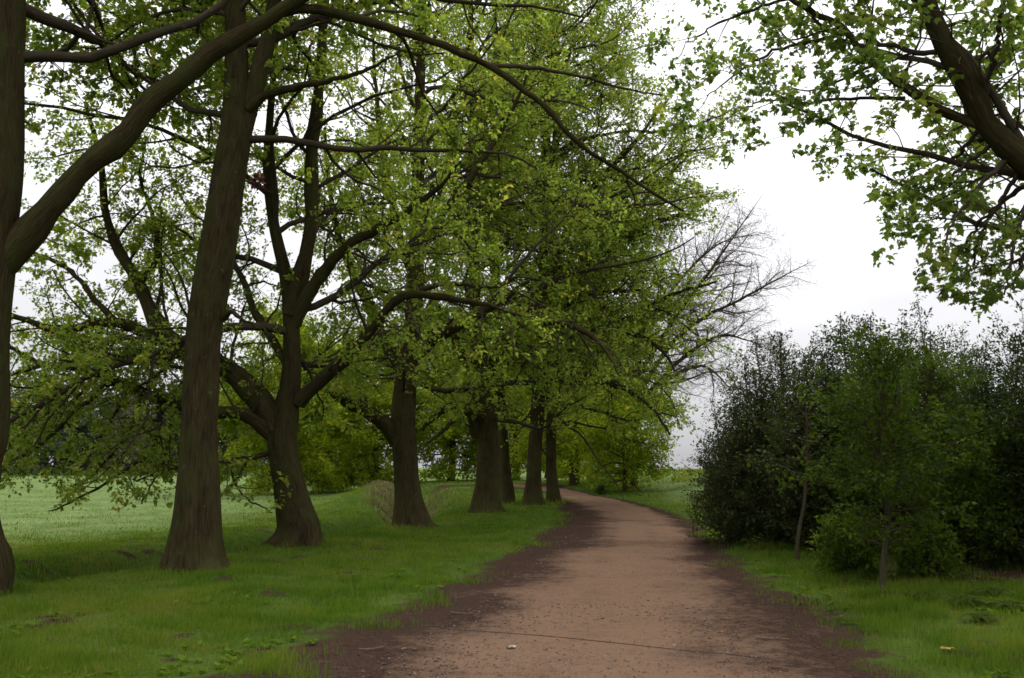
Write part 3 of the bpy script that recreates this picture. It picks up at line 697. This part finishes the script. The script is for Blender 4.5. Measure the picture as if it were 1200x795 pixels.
# ------------------------------------------------------------------ shrubs
def shrub(name, x, y, h, rx, mat, label, cat, group, seed, stems=9, leaf=.07, dens=1.0, spires=0, trunk=None, wood=None, tmpl=SLIM, low=.0, spread=1.0, lod=1.0, lsp=.035):
    """several stems from the ground, side shoots all round, leaves down to the ground"""
    global rng
    rng = np.random.default_rng(seed)
    b = np.array([x, y, float(H(x, y))]); t = thing(name, b, label, cat, group)
    wood = wood or BARK_TWIG
    ls, lr = [], []
    for i in range(stems):
        az = i * 2.4 + rng.uniform(-.4, .4); f = (i + .5) / stems
        rad = rx * math.sqrt(f) * spread * .62; L = h * (1.02 - .42 * f) * rng.uniform(.88, 1.05)
        tx, ty = rad * math.cos(az), rad * math.sin(az); q = np.linspace(0, 1, 12)
        P = np.stack([tx * q ** .8 + rng.normal(0, .02 * h, 12).cumsum() * .35, ty * q ** .8 + rng.normal(0, .02 * h, 12).cumsum() * .35, -.1 + (L + .1) * q], 1)
        P[0, :2] = rng.normal(0, .08, 2); ls.append(P); r0 = .012 + .006 * h * rng.uniform(.7, 1.3); lr.append(np.linspace(r0, r0 * .2, 12))
    LP, LR = np.array(ls), np.array(lr)
    def prof(z): return rx * np.clip(np.sin(np.pi * np.clip(.30 + .60 * z / h, 0, 1)), .05, 1) ** .8
    def keep(Q): return (np.hypot(Q[:, 0], Q[:, 1]) < prof(Q[:, 2]) * rng.uniform(.68, 1.28, len(Q))) & (Q[:, 2] > low) & (Q[:, 2] < h * 1.02)
    C2, R2 = children(LP, LR, 6, .055 * lod, .45, .25, rx * 1.15, (42, 85), t0=.02 + .3 * low / h, flat=.75, lift=.12, wob=.14, trop=.03, keep=keep, tip=.22, rmin=.004)
    C3, R3 = children(C2, R2, 4, .075 * lod, .45, .14, .55, (30, 65), t0=.2, flat=.8, lift=.06, wob=.18, trop=.02, keep=keep, rmin=.0025)
    data = [leaves_on(C3, lsp * lod / dens, leaf, jit=.75), leaves_on(C2, .1 * lod / dens, leaf, t0=.4, jit=.75), leaves_on(LP, .03, leaf, t0=.66, spread=.035)]
    if spires:
        sp, sr = [], []
        for i in range(spires):
            k = i % stems; p0 = LP[k][-3]; L = rng.uniform(.1, 1.2) * h * .24; q = np.linspace(0, 1, 6)[:, None]
            sp.append(p0 + q * np.array([rng.normal(0, .12), rng.normal(0, .12), L + .25])); sr.append(np.linspace(.008, .003, 6))
        sp, sr = np.array(sp), np.array(sr)
        s2, s2r = children(sp, sr, 4, .09, .3, .1, .3, (30, 60), t0=.25, wob=.12, lift=.2, rmin=.0025)
        data += [leaves_on(sp, .025, leaf, t0=.1, spread=.03), leaves_on(s2, .025, leaf)]
        LPs = [(sp, sr, 4), (s2, s2r, 3)]
    else: LPs = []
    if trunk:
        link('trunk', trunk_mesh('trunk', np.array(trunk[0]) - b, np.array(trunk[1]), BARK_PALE, 0, .35, sides=12, seed=seed, flare_h=.15, rough=.05), t)
    link('stems', tubes_mesh('stems', [(LP, LR, 6), (C2, R2, 4)] + LPs, wood), t)
    me, m = leaf_mesh('foliage', cat_leaves(data), mat, tmpl, False, lambda Q: Q[:, 2] > .03)
    link('foliage', me, t); STATS[label[:34]] = (m, len(C3), [round(float(v), 1) for v in b])
    return t

def sapling(px, base_y, spine, top_r, mat, label, seed, group, zl=.9, leaf=.075, dens=1.0, crown=(1.2, 1.2), n=20, lsp=.05):
    """slender trunk (pixel outline) with a loose crown round its upper part"""
    global rng
    rng = np.random.default_rng(seed)
    b = gp(px, base_y); Y = b[1]; t = thing('sapling', b, label, 'sapling', group)
    P = np.array([b + [0, 0, -.15]] + [at(x, y, Y) for x, y, w in spine]); r = np.array([spine[0][2] * 1.1] + [w for x, y, w in spine]) / 2 / F * Y
    link('trunk', trunk_mesh('trunk', P - b, r, BARK_PALE, 0, .15, sides=12, seed=seed, flare_h=.12, rough=.05), t)
    TP, TR = resample(P - b, r, 40); h = TP[-1, 2]
    ls, lr = [], []
    for i in range(n):
        f = (i + .5) / n; z = zl + (h * .97 - zl) * f; j = min(38, np.searchsorted(TP[:, 2], z))
        L = crown[0] * math.sin(math.pi * (.2 + .72 * f)) * rng.uniform(.3, 1.3) + .12; az = i * 2.4; el = R(5 + 45 * f + rng.uniform(-12, 12))
        d = np.array([math.cos(az) * math.cos(el), math.sin(az) * math.cos(el), math.sin(el)]); pl = [TP[j]]
        for s in range(9): d = nrm(d + rng.normal(0, .1, 3) + [0, 0, .02]); pl.append(pl[-1] + d * L / 9)
        ls.append(pl); r0 = min(TR[j] * .55, .014); lr.append(np.linspace(r0, r0 * .3, 10))
    LP, LR = np.array(ls), np.array(lr)
    C2, R2 = children(LP, LR, 5, .09, .5, .2, .8, (30, 65), t0=.15, flat=.7, wob=.18, rmin=.003)
    C3, R3 = children(C2, R2, 4, .07, .5, .12, .45, (25, 60), t0=.15, flat=.7, wob=.2, rmin=.002)
    link('branches', tubes_mesh('branches', [(LP, LR, 5), (C2, R2, 4)], BARK_PALE), t)
    me, m = leaf_mesh('foliage', cat_leaves([leaves_on(C3, lsp / dens, leaf, jit=.6), leaves_on(C2, .12 / dens, leaf)]), mat, KITE, False)
    link('foliage', me, t); STATS[label[:34]] = (m, len(C3), [round(float(v), 1) for v in b])

def build_shrubs():
    G = 'dark evergreen bushes along the right of the path'
    S = 'shrub'
    def W(px, Y): return gx(px, Y), Y
    shrub('holly_bush', *W(905, 18.6), 4.45, 1.8, LEAF_YEW, 'broad dark evergreen bush at the left end of the thicket, overhanging the path edge', S, G, 201, stems=14, spires=4, dens=1.15)
    shrub('holly_bush', *W(850, 19.8), 2.9, 1.25, LEAF_YEW, 'low dark bush in front of the grassy mound, its sprays reaching toward the path', S, G, 202, stems=9, spires=3)
    shrub('holly_bush', *W(1003, 17.0), 4.5, 1.4, LEAF_HOLLY, 'tallest dark holly with a thin leafy spire pointing at the sky', S, G, 203, stems=15, spires=4, dens=1.2)
    shrub('holly_bush', *W(1085, 16.0), 4.0, 1.45, LEAF_HOLLY, 'rounded dark holly between the spired holly and the right edge', S, G, 204, stems=15, spires=3, dens=1.2)
    shrub('holly_bush', *W(1168, 14.6), 3.75, 1.35, LEAF_HOLLY, 'dark holly at the right edge with two loose leafy tips', S, G, 205, stems=15, spires=4, dens=1.2)
    shrub('holly_bush', *W(1245, 13.2), 3.5, 1.4, LEAF_HOLLY, 'dark holly mostly cut off by the right edge', S, G, 206, stems=14, spires=3, dens=1.1)
    shrub('holly_bush', *W(955, 17.2), 4.0, 1.3, LEAF_YEW, 'dark evergreen bush in the middle of the thicket, behind the slim leaning stem', S, G, 207, stems=12, spires=2, dens=1.1)
    shrub('holly_bush', *W(1130, 18.8), 4.0, 1.5, LEAF_HOLLY, 'dark holly deep in the thicket, seen over the light green sapling', S, G, 208, stems=9, spires=4, lod=1.2)
    g2 = 'light green shrubs below the hollies'
    shrub('leafy_shrub', *W(985, 12.9), 1.0, .72, LEAF_BRIGHT, 'low bright green shrub left of the slender trunk', S, g2, 211, stems=9, leaf=.085, lsp=.022)
    shrub('leafy_shrub', *W(1070, 12.3), .85, .72, LEAF_BRIGHT, 'low bright green shrub right of the slender trunk', S, g2, 212, stems=9, leaf=.085, lsp=.022)
    shrub('leafy_shrub', *W(1128, 13.4), 1.75, .85, LEAF_SHRUB, 'waist high green shrub in front of the right hand holly', S, g2, 213, stems=10, leaf=.08, lsp=.028)
    shrub('round_bush', *gp(705, 580)[:2], .55, .36, LEAF_HOLLY, 'small round dark bush alone at the far path edge', S, None, 214, stems=8, leaf=.09)
    shrub('evergreen_bush', gx(404, 74), 74, 2.6, 1.9, LEAF_HOLLY, 'large dark evergreen bush on the far side of the meadow', S, None, 215, stems=9, leaf=.2, lod=2.2)
    g3 = 'slender saplings in front of the hollies'
    sapling(1034, 694, [(1034, 690, 8), (1036, 650, 7), (1041, 610, 6.5), (1037, 570, 6), (1030, 530, 5.5), (1031, 490, 5), (1036, 450, 4), (1040, 415, 2.5)], 1, LEAF_SHRUB, 'light green sapling with a slender crooked trunk rising from the two low shrubs', 221, g3, zl=.5, crown=(.95, .75), n=60, leaf=.062, lsp=.017)
    sapling(934, 657, [(934, 652, 5), (937, 620, 4.6), (942, 595, 4.2), (944, 570, 3.8), (946, 530, 4), (945, 480, 2)], 1, LEAF_HOLLY, 'slim pale stem leaning slightly right under the dark leaves', 222, g3, zl=1.3, crown=(.9, .7), n=16)
    sapling(1076, 668, [(1076, 664, 6), (1075, 630, 5.6), (1076, 590, 5.4), (1080, 540, 5), (1086, 480, 4), (1090, 430, 2.4)], 1, LEAF_SHRUB, 'second slender trunk a step behind and right of the crooked one', 223, g3, zl=.9, crown=(1.1, .8), n=50, leaf=.062, lsp=.017)

# ------------------------------------------------------------------ grass, litter, small things
def blades(name, X, Y, h, w, tint, mat, lean=.35):
    M = len(X); z = H(X, Y) - .01
    u, _ = path_u(X, Y)
    az = rng.uniform(0, 6.28, M); fa = az + rng.normal(1.57, .5, M)
    side = np.stack([np.cos(az), np.sin(az), np.zeros(M)], 1) * (w / 2)[:, None]
    ld = np.stack([np.cos(fa), np.sin(fa), np.zeros(M)], 1); le = rng.uniform(.05, 1, M) * lean
    p = np.stack([X, Y, z], 1); up = np.array([0, 0, 1.])
    p1 = p + up * (h * .58)[:, None] + ld * (h * le * .4)[:, None]; p2 = p + up * (h * (1 - le * .35))[:, None] + ld * (h * le * 1.2)[:, None]
    V = np.stack([p - side, p + side, p1 + side * .75, p1 - side * .75, p2], 1).reshape(-1, 3)
    i = np.arange(M)[:, None] * 5
    return mesh_from(name, V, [i + np.array([[0, 1, 2, 3]]), i + np.array([[3, 2, 4]])], mat, {'tint': np.repeat(np.clip(tint, 0, 1), 5)}, smooth=False)
def build_grass():
    global rng
    rng = np.random.default_rng(3)
    N = 950000
    # even density over the view: distance drawn so that far ground gets fewer, wider blades
    yy = np.where(rng.uniform(0, 1, N) < .6, 1 / rng.uniform(1 / 46, 1 / 5.2, N), np.exp(rng.uniform(math.log(9), math.log(75), N))); half = (yy * .62 + 1.2)
    xx = rng.uniform(-1, 1, N) * half
    u, _ = path_u(xx, yy); au = np.abs(u) + edge_wob(xx, yy) * 1.1
    d = xx - pcx(yy)
    patch = .5 + .5 * vnoise(xx, yy, .8, 21) + .35 * vnoise(xx, yy, .28, 22)
    p = ss(.92, 1.6, au + .3 * vnoise(xx, yy, .5, 23)) * np.clip(.35 + patch, .4, 1)
    bare = ss(.3, .7, .45 * vnoise(xx, yy, .7, 25) + .65 * vnoise(xx, yy, .32, 26)); p = p * (1 - .8 * bare)
    under = ss(2.8, 4.4, d) * (1 - ss(19, 23, yy)) * ss(11.5, 14, yy + .8 * (d - 3)); p = p * (1 - .8 * under)
    for (bx, by, rr) in TREE_SPOTS: p = p * (1 - .35 * np.exp(-((xx - bx) ** 2 + (yy - by) ** 2) / .8))
    dcp = np.interp(yy, [0, 12, 22, 32, 45, 60], [-11.0, -10.2, -8.5, -7.5, -8.4, -10]); p = p * (1 - .85 * ss(2, 8, dcp - d) * ss(18, 32, yy)) * (1 - .8 * ss(2.2, 4, d) * ss(25, 33, yy))
    m = rng.uniform(0, 1, N) < p; xx, yy, patch, d = xx[m], yy[m], patch[m], d[m]
    M = len(xx)
    h = rng.uniform(.02, .095, M) * (.7 + .6 * np.clip(patch, 0, 1.2))
    right = ss(2.0, 3.4, d) * (1 - ss(18, 30, yy)); h = h * (1 + .2 * right * np.clip(.4 + patch, 0, 1.4))
    tuft = ss(.6, .85, vnoise(xx, yy, .45, 31) * .5 + .5); h = h * (1 + .7 * tuft)
    w = np.maximum(.0045, yy * .00055) * rng.uniform(.7, 1.4, M)
    tint = .45 + .25 * vnoise(xx, yy, 1.3, 41) + .22 * vnoise(xx, yy, .3, 42) + rng.normal(0, .2, M) + .06
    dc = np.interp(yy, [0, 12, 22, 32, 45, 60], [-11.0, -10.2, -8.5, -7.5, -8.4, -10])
    tint = tint + .12 * ss(1, 5, dc - d) - .22 * np.exp(-((dc - d - .6) / .9) ** 2) * (1 - ss(30, 40, yy))  # ditch blades darkened: rank growth, with shade put into the tint as well
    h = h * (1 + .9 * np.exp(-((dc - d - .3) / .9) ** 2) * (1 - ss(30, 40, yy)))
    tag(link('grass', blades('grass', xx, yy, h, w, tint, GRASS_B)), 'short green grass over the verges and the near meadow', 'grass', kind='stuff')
    # long unmown tufts round the trunk feet
    tx, ty = [], []
    for (bx, by, rr) in TREE_SPOTS:
        k_ = 420; a_ = rng.uniform(0, 6.28, k_); q_ = rng.normal(.62, .16, k_) * (1 + .35 * np.sin(a_ * 3 + bx)); tx.append(bx + q_ * np.cos(a_)); ty.append(by + q_ * np.sin(a_))
    tx, ty = np.concatenate(tx), np.concatenate(ty); M = len(tx)
    tag(link('tuft_grass', blades('tuft_grass', tx, ty, rng.uniform(.06, .2, M), np.maximum(.005, ty * .0004), np.clip(rng.normal(.5, .25, M), 0, 1), GRASS_B, .5)), 'longer grass tufts round the feet of the trunks', 'grass', kind='stuff')
    n = 2600; y = 1 / rng.uniform(1 / 24, 1 / 5.4, n); x = rng.uniform(-1, 1, n) * (y * .6 + 1); u, _ = path_u(x, y); m = (np.abs(u) > 1.12) & (vnoise(x, y, 1.6, 91) > 0.0); x, y = x[m], y[m]
    k_ = 7; M = len(x) * k_; cx_ = np.repeat(x, k_); cy_ = np.repeat(y, k_); a_ = rng.uniform(0, 6.28, M)
    dr = nrm(np.stack([np.cos(a_), np.sin(a_), rng.uniform(.15, .9, M)], 1)); nm = np.tile([0, 0, 1.], (M, 1)); nm = nrm(nm - dr * (nm * dr).sum(1, keepdims=True))
    me, _ = leaf_mesh('lawn_weeds', (np.stack([cx_, cy_, H(cx_, cy_) + .012], 1), dr, nm, rng.uniform(.03, .085, M), np.clip(rng.normal(.5, .25, M), 0, 1)), GRASS_B, KITE, False)
    tag(link('lawn_weeds', me), 'broad leaved weeds among the short grass', 'weeds', kind='stuff')
    # rough pale grass on the bank behind the third and fluted trunks
    n = 90000; px = rng.uniform(420, 578, n); Y = rng.uniform(36, 61, n); X = (px - CX) / F * Y
    d = X - pcx(Y); dc = np.interp(Y, [0, 12, 22, 32, 45, 60], [-11.0, -10.2, -8.5, -7.5, -8.4, -10]); l = dc - d
    m = (rng.uniform(0, 1, n) < np.exp(-((l - 2.0) / 2.0) ** 2) * (.12 + .88 * (vnoise(X, Y, 1.5, 51) > .05)) * .6 * ss(420, 470, px))
    X, Y = X[m], Y[m]
    me = blades('rough_grass', X, Y, rng.uniform(.08, .36, len(X)), np.full(len(X), .03), rng.uniform(0, 1, len(X)), GRASS_DRY, .6)
    tag(link('rough_grass', me), 'rough straw coloured grass on the ditch bank behind the row', 'grass', kind='stuff')
    n = 30000; Y = rng.uniform(27, 66, n); X = pcx(Y) + rng.uniform(2.2, 12, n); m = vnoise(X, Y, 1.4, 61) + .4 * vnoise(X, Y, .5, 62) > .42
    X, Y = X[m], Y[m]; me = blades('tussock_grass', X, Y, rng.uniform(.1, .34, len(X)), np.full(len(X), .03), np.clip(rng.normal(.85, .2, len(X)), 0, 1), GRASS_B, .6)
    tag(link('tussock_grass', me), 'pale green tussocky grass on the mound right of the bend', 'grass', kind='stuff')

def build_litter():
    global rng
    rng = np.random.default_rng(8)
    n = 14000; y = 1 / rng.uniform(1 / 30, 1 / 5.3, n); x = pcx(y) + rng.normal(0, 2.1, n)
    u, _ = path_u(x, y); au = np.abs(u)
    p = np.where(au < .45, .3, np.where(au < 1.25, .75, .3)); m = (rng.uniform(0, 1, n) < p); x, y, au = x[m], y[m], au[m]; M = len(x)
    z = H(x, y) + np.where(au < 1, .022, .015) + rng.uniform(0, .012, M)
    az = rng.uniform(0, 6.28, M); dr = nrm(np.stack([np.cos(az), np.sin(az), rng.normal(0, .2, M)], 1))
    nm = nrm(np.stack([rng.normal(0, .3, M), rng.normal(0, .3, M), np.ones(M)], 1)); nm = nrm(nm - dr * (nm * dr).sum(1, keepdims=True))
    me, _ = leaf_mesh('leaf_litter', (np.stack([x, y, z], 1), dr, nm, rng.uniform(.010, .036, M), np.clip(rng.beta(1.2, 4.5, M), 0, 1)), LEAF_DEAD, SLIM, False)
    tag(link('leaf_litter', me), 'brown leaf litter scattered along the dark path edges', 'leaf litter', kind='stuff')
    # pebbles
    ico = []; t_ = (1 + 5 ** .5) / 2
    iv = nrm(np.array([(-1, t_, 0), (1, t_, 0), (-1, -t_, 0), (1, -t_, 0), (0, -1, t_), (0, 1, t_), (0, -1, -t_), (0, 1, -t_), (t_, 0, -1), (t_, 0, 1), (-t_, 0, -1), (-t_, 0, 1)], float))
    itf = np.array([(0, 11, 5), (0, 5, 1), (0, 1, 7), (0, 7, 10), (0, 10, 11), (1, 5, 9), (5, 11, 4), (11, 10, 2), (10, 7, 6), (7, 1, 8), (3, 9, 4), (3, 4, 2), (3, 2, 6), (3, 6, 8), (3, 8, 9), (4, 9, 5), (2, 4, 11), (6, 2, 10), (8, 6, 7), (9, 8, 1)])
    n = 9000; y = 1 / rng.uniform(1 / 22, 1 / 5.3, n); x = pcx(y) + rng.uniform(-2.2, 2.2, n); u, _ = path_u(x, y); m = np.abs(u + .05) < .72; x, y = x[m], y[m]; M = len(x)
    sz = rng.gamma(2.0, .0028, M) + .003; c = np.stack([x, y, H(x, y) + .018], 1)
    V = c[:, None, :] + sz[:, None, None] * iv[None] * rng.uniform(.6, 1.2, (M, 12, 1)) * np.array([1, 1, .6])
    k = NT('pebble_stone'); a = k.attr('tint').outputs['Fac']; pm = k.finish(k.principled(k.ramp(a, [(0, (.06, .042, .03)), (.8, (.13, .09, .066)), (1, (.22, .165, .13))]), .9, .2).outputs[0])
    me = mesh_from('gravel', V.reshape(-1, 3), [(np.arange(M)[:, None, None] * 12 + itf[None]).reshape(-1, 3)], pm, {'tint': np.repeat(rng.beta(2, 2, M), 12)}, smooth=False)
    tag(link('gravel', me), 'loose reddish gravel lying on the worn path', 'gravel', kind='stuff')
    # thin edging strip across the path
    a = [gp(x_, y_)[:2] for x_, y_ in [(497, 735), (560, 742), (640, 749), (720, 757), (800, 765), (870, 772), (925, 779)]]
    C = catmull(np.array(a), 70); C += np.stack([vnoise(C[:, 0], C[:, 1], .4, 71), vnoise(C[:, 0], C[:, 1], .35, 72)], 1) * .012
    T = nrm(np.gradient(C, axis=0)); Nn = np.stack([-T[:, 1], T[:, 0]], 1); w = .007 + .007 * vnoise(C[:, 0], C[:, 1], .3, 73); w = np.maximum(w, .0015)
    zz = H(C[:, 0], C[:, 1]); us_, _ = path_u(C[:, 0], C[:, 1]); zz = zz + .008 + .012 * (1 - us_ ** 2) + .008 * vnoise(C[:, 0], C[:, 1], .9, 3)
    prof = [(-1, -.03), (-.8, .006), (.8, .006), (1, -.03)]
    V = np.concatenate([np.concatenate([C + Nn * (w * s)[:, None], (zz + h)[:, None]], 1)[:, None, :] for s, h in prof], 1)
    idx = np.arange(70 * 4).reshape(70, 4); f = np.stack([idx[:-1, :-1], idx[1:, :-1], idx[1:, 1:], idx[:-1, 1:]], -1).reshape(-1, 4)
    o = link('edging_strip', mesh_from('edging_strip', V.reshape(-1, 3), [f], plain('dark_timber', (.045, .03, .022), .9)))
    tag(o, 'thin dark edging strip set across the gravel path in the foreground', 'edging strip')
    # fallen twigs
    tm = plain('twig_wood', (.11, .08, .056), .9)
    for px, py, L, lab in [(545, 722, .34, 'thin fallen twig on the dark soil left of the worn gravel'), (438, 764, .26, 'pale fallen stick on the soil at the lower left path edge'), (905, 752, .3, 'short fallen twig near the right path edge in the foreground')]:
        p = gp(px, py); az = rng.uniform(-.5, .5); n_ = 9; q = np.linspace(-.5, .5, n_)
        P = np.stack([q * L * math.cos(az), q * L * math.sin(az) + .02 * np.sin(q * 7), np.full(n_, .014) + .01 * np.abs(q)], 1)
        S_ = P[5] + np.linspace(0, 1, n_)[:, None] * np.array([.07, .06, .02])
        o = link('fallen_twig', tubes_mesh('fallen_twig', [(P[None], np.linspace(.008, .004, n_)[None], 6), (S_[None], np.linspace(.005, .002, n_)[None], 5)], tm)); o.location = (p[0], p[1], float(H(p[0], p[1])) + .012)
        tag(o, lab, 'twig', 'fallen twigs')
    # pale dead leaf and yellow leaf
    for px, py, s, col, lab in [(604, 763, .09, (.3, .25, .21), 'curled pale leaf lying on the path in the foreground'), (1108, 766, .13, (.28, .17, .03), 'single yellow leaf in the grass at the lower right')]:
        p = gp(px, py); V = LOBED[0] * s + [0, 0, .03]; V[:, 2] += .5 * np.abs(V[:, 1]) ** 1.2
        o = link('fallen_leaf', mesh_from('fallen_leaf', np.concatenate([V, V - [0, 0, .002]]), [np.array([[0, 9, 8, 7, 6, 5, 4, 3, 2, 1]]), np.array([[10 + i for i in range(10)]])], plain('fallen_leaf_skin', col, .7), smooth=False)); o.location = (p[0], p[1], float(H(p[0], p[1])) + .005); o.rotation_euler = (0, 0, rng.uniform(0, 3))
        tag(o, lab, 'leaf')
    # clump of dead leaves caught in the branches
    c = at(301, 212, 12.7); M = 150; o_ = nrm(rng.normal(0, 1, (M, 3))); pos = o_ * rng.uniform(.02, .10, (M, 1)) * np.array([1, 1, 1.1]); dr = nrm(o_ + rng.normal(0, .6, (M, 3))); nm = nrm(np.cross(dr, rng.normal(0, 1, (M, 3))))
    km = leaf_mat('red_dead_leaf', [(0, (.05, .014, .01)), (1, (.12, .04, .025))], (1, .7, .6), tf=.25)
    me, _ = leaf_mesh('dead_leaf_clump', (pos, dr, nm, rng.uniform(.04, .08, M), rng.uniform(0, 1, M)), km, KITE, False)
    o = link('dead_leaf_clump', me); o.location = c; tag(o, 'reddish brown clump of dead leaves caught in the branches right of the straight trunk', 'dead leaves')

def build_ferns():
    global rng
    rng = np.random.default_rng(14)
    Vs, Fs, tt, o = [], [], [], 0
    for i in range(9):
        az = i * 2.4 + rng.uniform(-.3, .3); L = rng.uniform(.2, .34); q = np.linspace(0, 1, 15)
        rad = L * q * .9; z = .02 + L * (.95 * q - .85 * q * q); sp = np.stack([rad * math.cos(az), rad * math.sin(az), z], 1); T = nrm(np.gradient(sp, axis=0)); sd = nrm(np.cross(T, [0, 0, 1.])); nm = np.cross(sd, T)
        for k in range(1, 15):
            w = .13 * math.sin(math.pi * min(1, .12 + .88 * q[k])) ** .8 * L / .45
            for s in (-1, 1):
                d = nrm(sd[k] * s + T[k] * .45); e = sp[k]
                Vs += [e, e + d * w * .5 + T[k] * .014, e + d * w - nm[k] * .012, e + d * w * .5 - T[k] * .014]; Fs.append([o, o + 1, o + 2, o + 3]); o += 4; tt += [.3 + .5 * q[k]] * 4
    me = mesh_from('fronds', np.array(Vs), [np.array(Fs)], LEAF_SHRUB, {'tint': np.array(tt)}, smooth=False)
    sv = [np.stack([np.linspace(0, .1, 5) * math.cos(a), np.linspace(0, .1, 5) * math.sin(a), np.linspace(-.03, .1, 5)], 1) for a in np.arange(9) * 2.4]
    st = tubes_mesh('stalks', [(np.array(sv), np.full((9, 5), .004), 4)], BARK_TWIG)
    first = None
    for px, py, s, in [(1095, 705, 1.0), (1130, 712, 1.1), (1165, 700, 1.0), (1185, 716, .9), (1052, 703, .8), (1148, 730, .8), (1010, 688, .7)]:
        p = gp(px, py); loc = (p[0], p[1], float(H(p[0], p[1])))
        if first is None:
            first = thing('fern', loc, 'small green fern in the grass below the hollies', 'fern', 'ferns in the right verge'); link('fronds', me, first); link('stalks', st, first)
        else: copy_tree(first, loc, rng.uniform(0, 6), s)

# ------------------------------------------------------------------ light, sky, camera
def build_light():
    w = bpy.data.worlds.new('World'); scn.world = w; w.use_nodes = True; t = w.node_tree; n = t.nodes; n.clear()
    out = n.new('ShaderNodeOutputWorld'); bg = n.new('ShaderNodeBackground')
    sky = n.new('ShaderNodeTexSky'); sky.sky_type = 'NISHITA'; sky.sun_disc = False; sky.sun_elevation = R(52); sky.sun_rotation = R(22); sky.air_density = 1; sky.dust_density = 4
    hs = n.new('ShaderNodeHueSaturation'); hs.inputs['Saturation'].default_value = .12
    t.links.new(sky.outputs[0], hs.inputs['Color'])
    # overcast veil: brighter overhead than at the horizon, with faint cloud texture
    tc = n.new('ShaderNodeTexCoord'); sx = n.new('ShaderNodeSeparateXYZ'); t.links.new(tc.outputs['Generated'], sx.inputs[0])
    mr = n.new('ShaderNodeMapRange'); t.links.new(sx.outputs[2], mr.inputs[0]); mr.inputs[1].default_value = 0; mr.inputs[2].default_value = 1; mr.inputs[3].default_value = .76; mr.inputs[4].default_value = 3.9
    nz = n.new('ShaderNodeTexNoise'); nz.inputs['Scale'].default_value = 2.2; nz.inputs['Detail'].default_value = 5; mp = n.new('ShaderNodeMapping'); mp.inputs['Scale'].default_value = (1, 1, 3.5); t.links.new(tc.outputs['Generated'], mp.inputs[0]); t.links.new(mp.outputs[0], nz.inputs['Vector'])
    nr = n.new('ShaderNodeMapRange'); t.links.new(nz.outputs[0], nr.inputs[0]); nr.inputs[1].default_value = .3; nr.inputs[2].default_value = .7; nr.inputs[3].default_value = .84; nr.inputs[4].default_value = 1.12
    mu = n.new('ShaderNodeMath'); mu.operation = 'MULTIPLY'; t.links.new(mr.outputs[0], mu.inputs[0]); t.links.new(nr.outputs[0], mu.inputs[1])
    cl = n.new('ShaderNodeVectorMath'); cl.operation = 'SCALE'; cl.inputs[0].default_value = (CLOUD * .985, CLOUD * .985, CLOUD * 1.03); t.links.new(mu.outputs[0], cl.inputs['Scale'])
    mx = n.new('ShaderNodeMix'); mx.data_type = 'RGBA'; mx.inputs[0].default_value = .85; t.links.new(hs.outputs[0], mx.inputs[6]); t.links.new(cl.outputs[0], mx.inputs[7])
    t.links.new(mx.outputs[2], bg.inputs[0]); bg.inputs[1].default_value = .12; t.links.new(bg.outputs[0], out.inputs[0])
    l = bpy.data.lights.new('sun', 'SUN'); l.energy = 1.4; l.angle = R(24); l.color = (1, .96, .9); o = bpy.data.objects.new('sun', l); COL.objects.link(o)
    el, az = R(52), R(22)     # high, ahead and a little to the right
    from mathutils import Vector
    o.rotation_euler = (-Vector((math.sin(az) * math.cos(el), math.cos(az) * math.cos(el), math.sin(el)))).to_track_quat('-Z', 'Y').to_euler()
def build_camera():
    c = bpy.data.cameras.new('camera'); c.sensor_width = 36; c.lens = 36 * F / 1200; c.clip_start = .05; c.clip_end = 4000
    o = bpy.data.objects.new('camera', c); COL.objects.link(o); o.location = (0, 0, CAMZ); o.rotation_euler = (math.pi / 2 + PITCH, 0, 0); scn.camera = o
    v = scn.view_settings; v.view_transform = 'Standard'; v.look = 'None'; v.exposure = EXPOSURE; v.gamma = 1; v.use_curve_mapping = False
    scn.render.engine = 'CYCLES'; cy = scn.cycles; cy.use_denoising = True; cy.filter_width = 1.6; cy.max_bounces = 10; cy.diffuse_bounces = 8; cy.transmission_bounces = 8; cy.glossy_bounces = 2
    cy.sample_clamp_indirect = 6; cy.use_adaptive_sampling = True; cy.adaptive_threshold = .02

CLOUD, EXPOSURE = 4.8, 0.42
import time; _t = time.time()
build_light(); build_camera()
build_avenue(); print('avenue', time.time() - _t)
build_background(); print('back', time.time() - _t)
build_shrubs(); print('shrubs', time.time() - _t)
build_ground(); build_path(); print('ground', time.time() - _t)
build_grass(); build_litter(); build_ferns(); print('all', time.time() - _t)
for k_, v_ in STATS.items(): print('STAT', k_, v_)
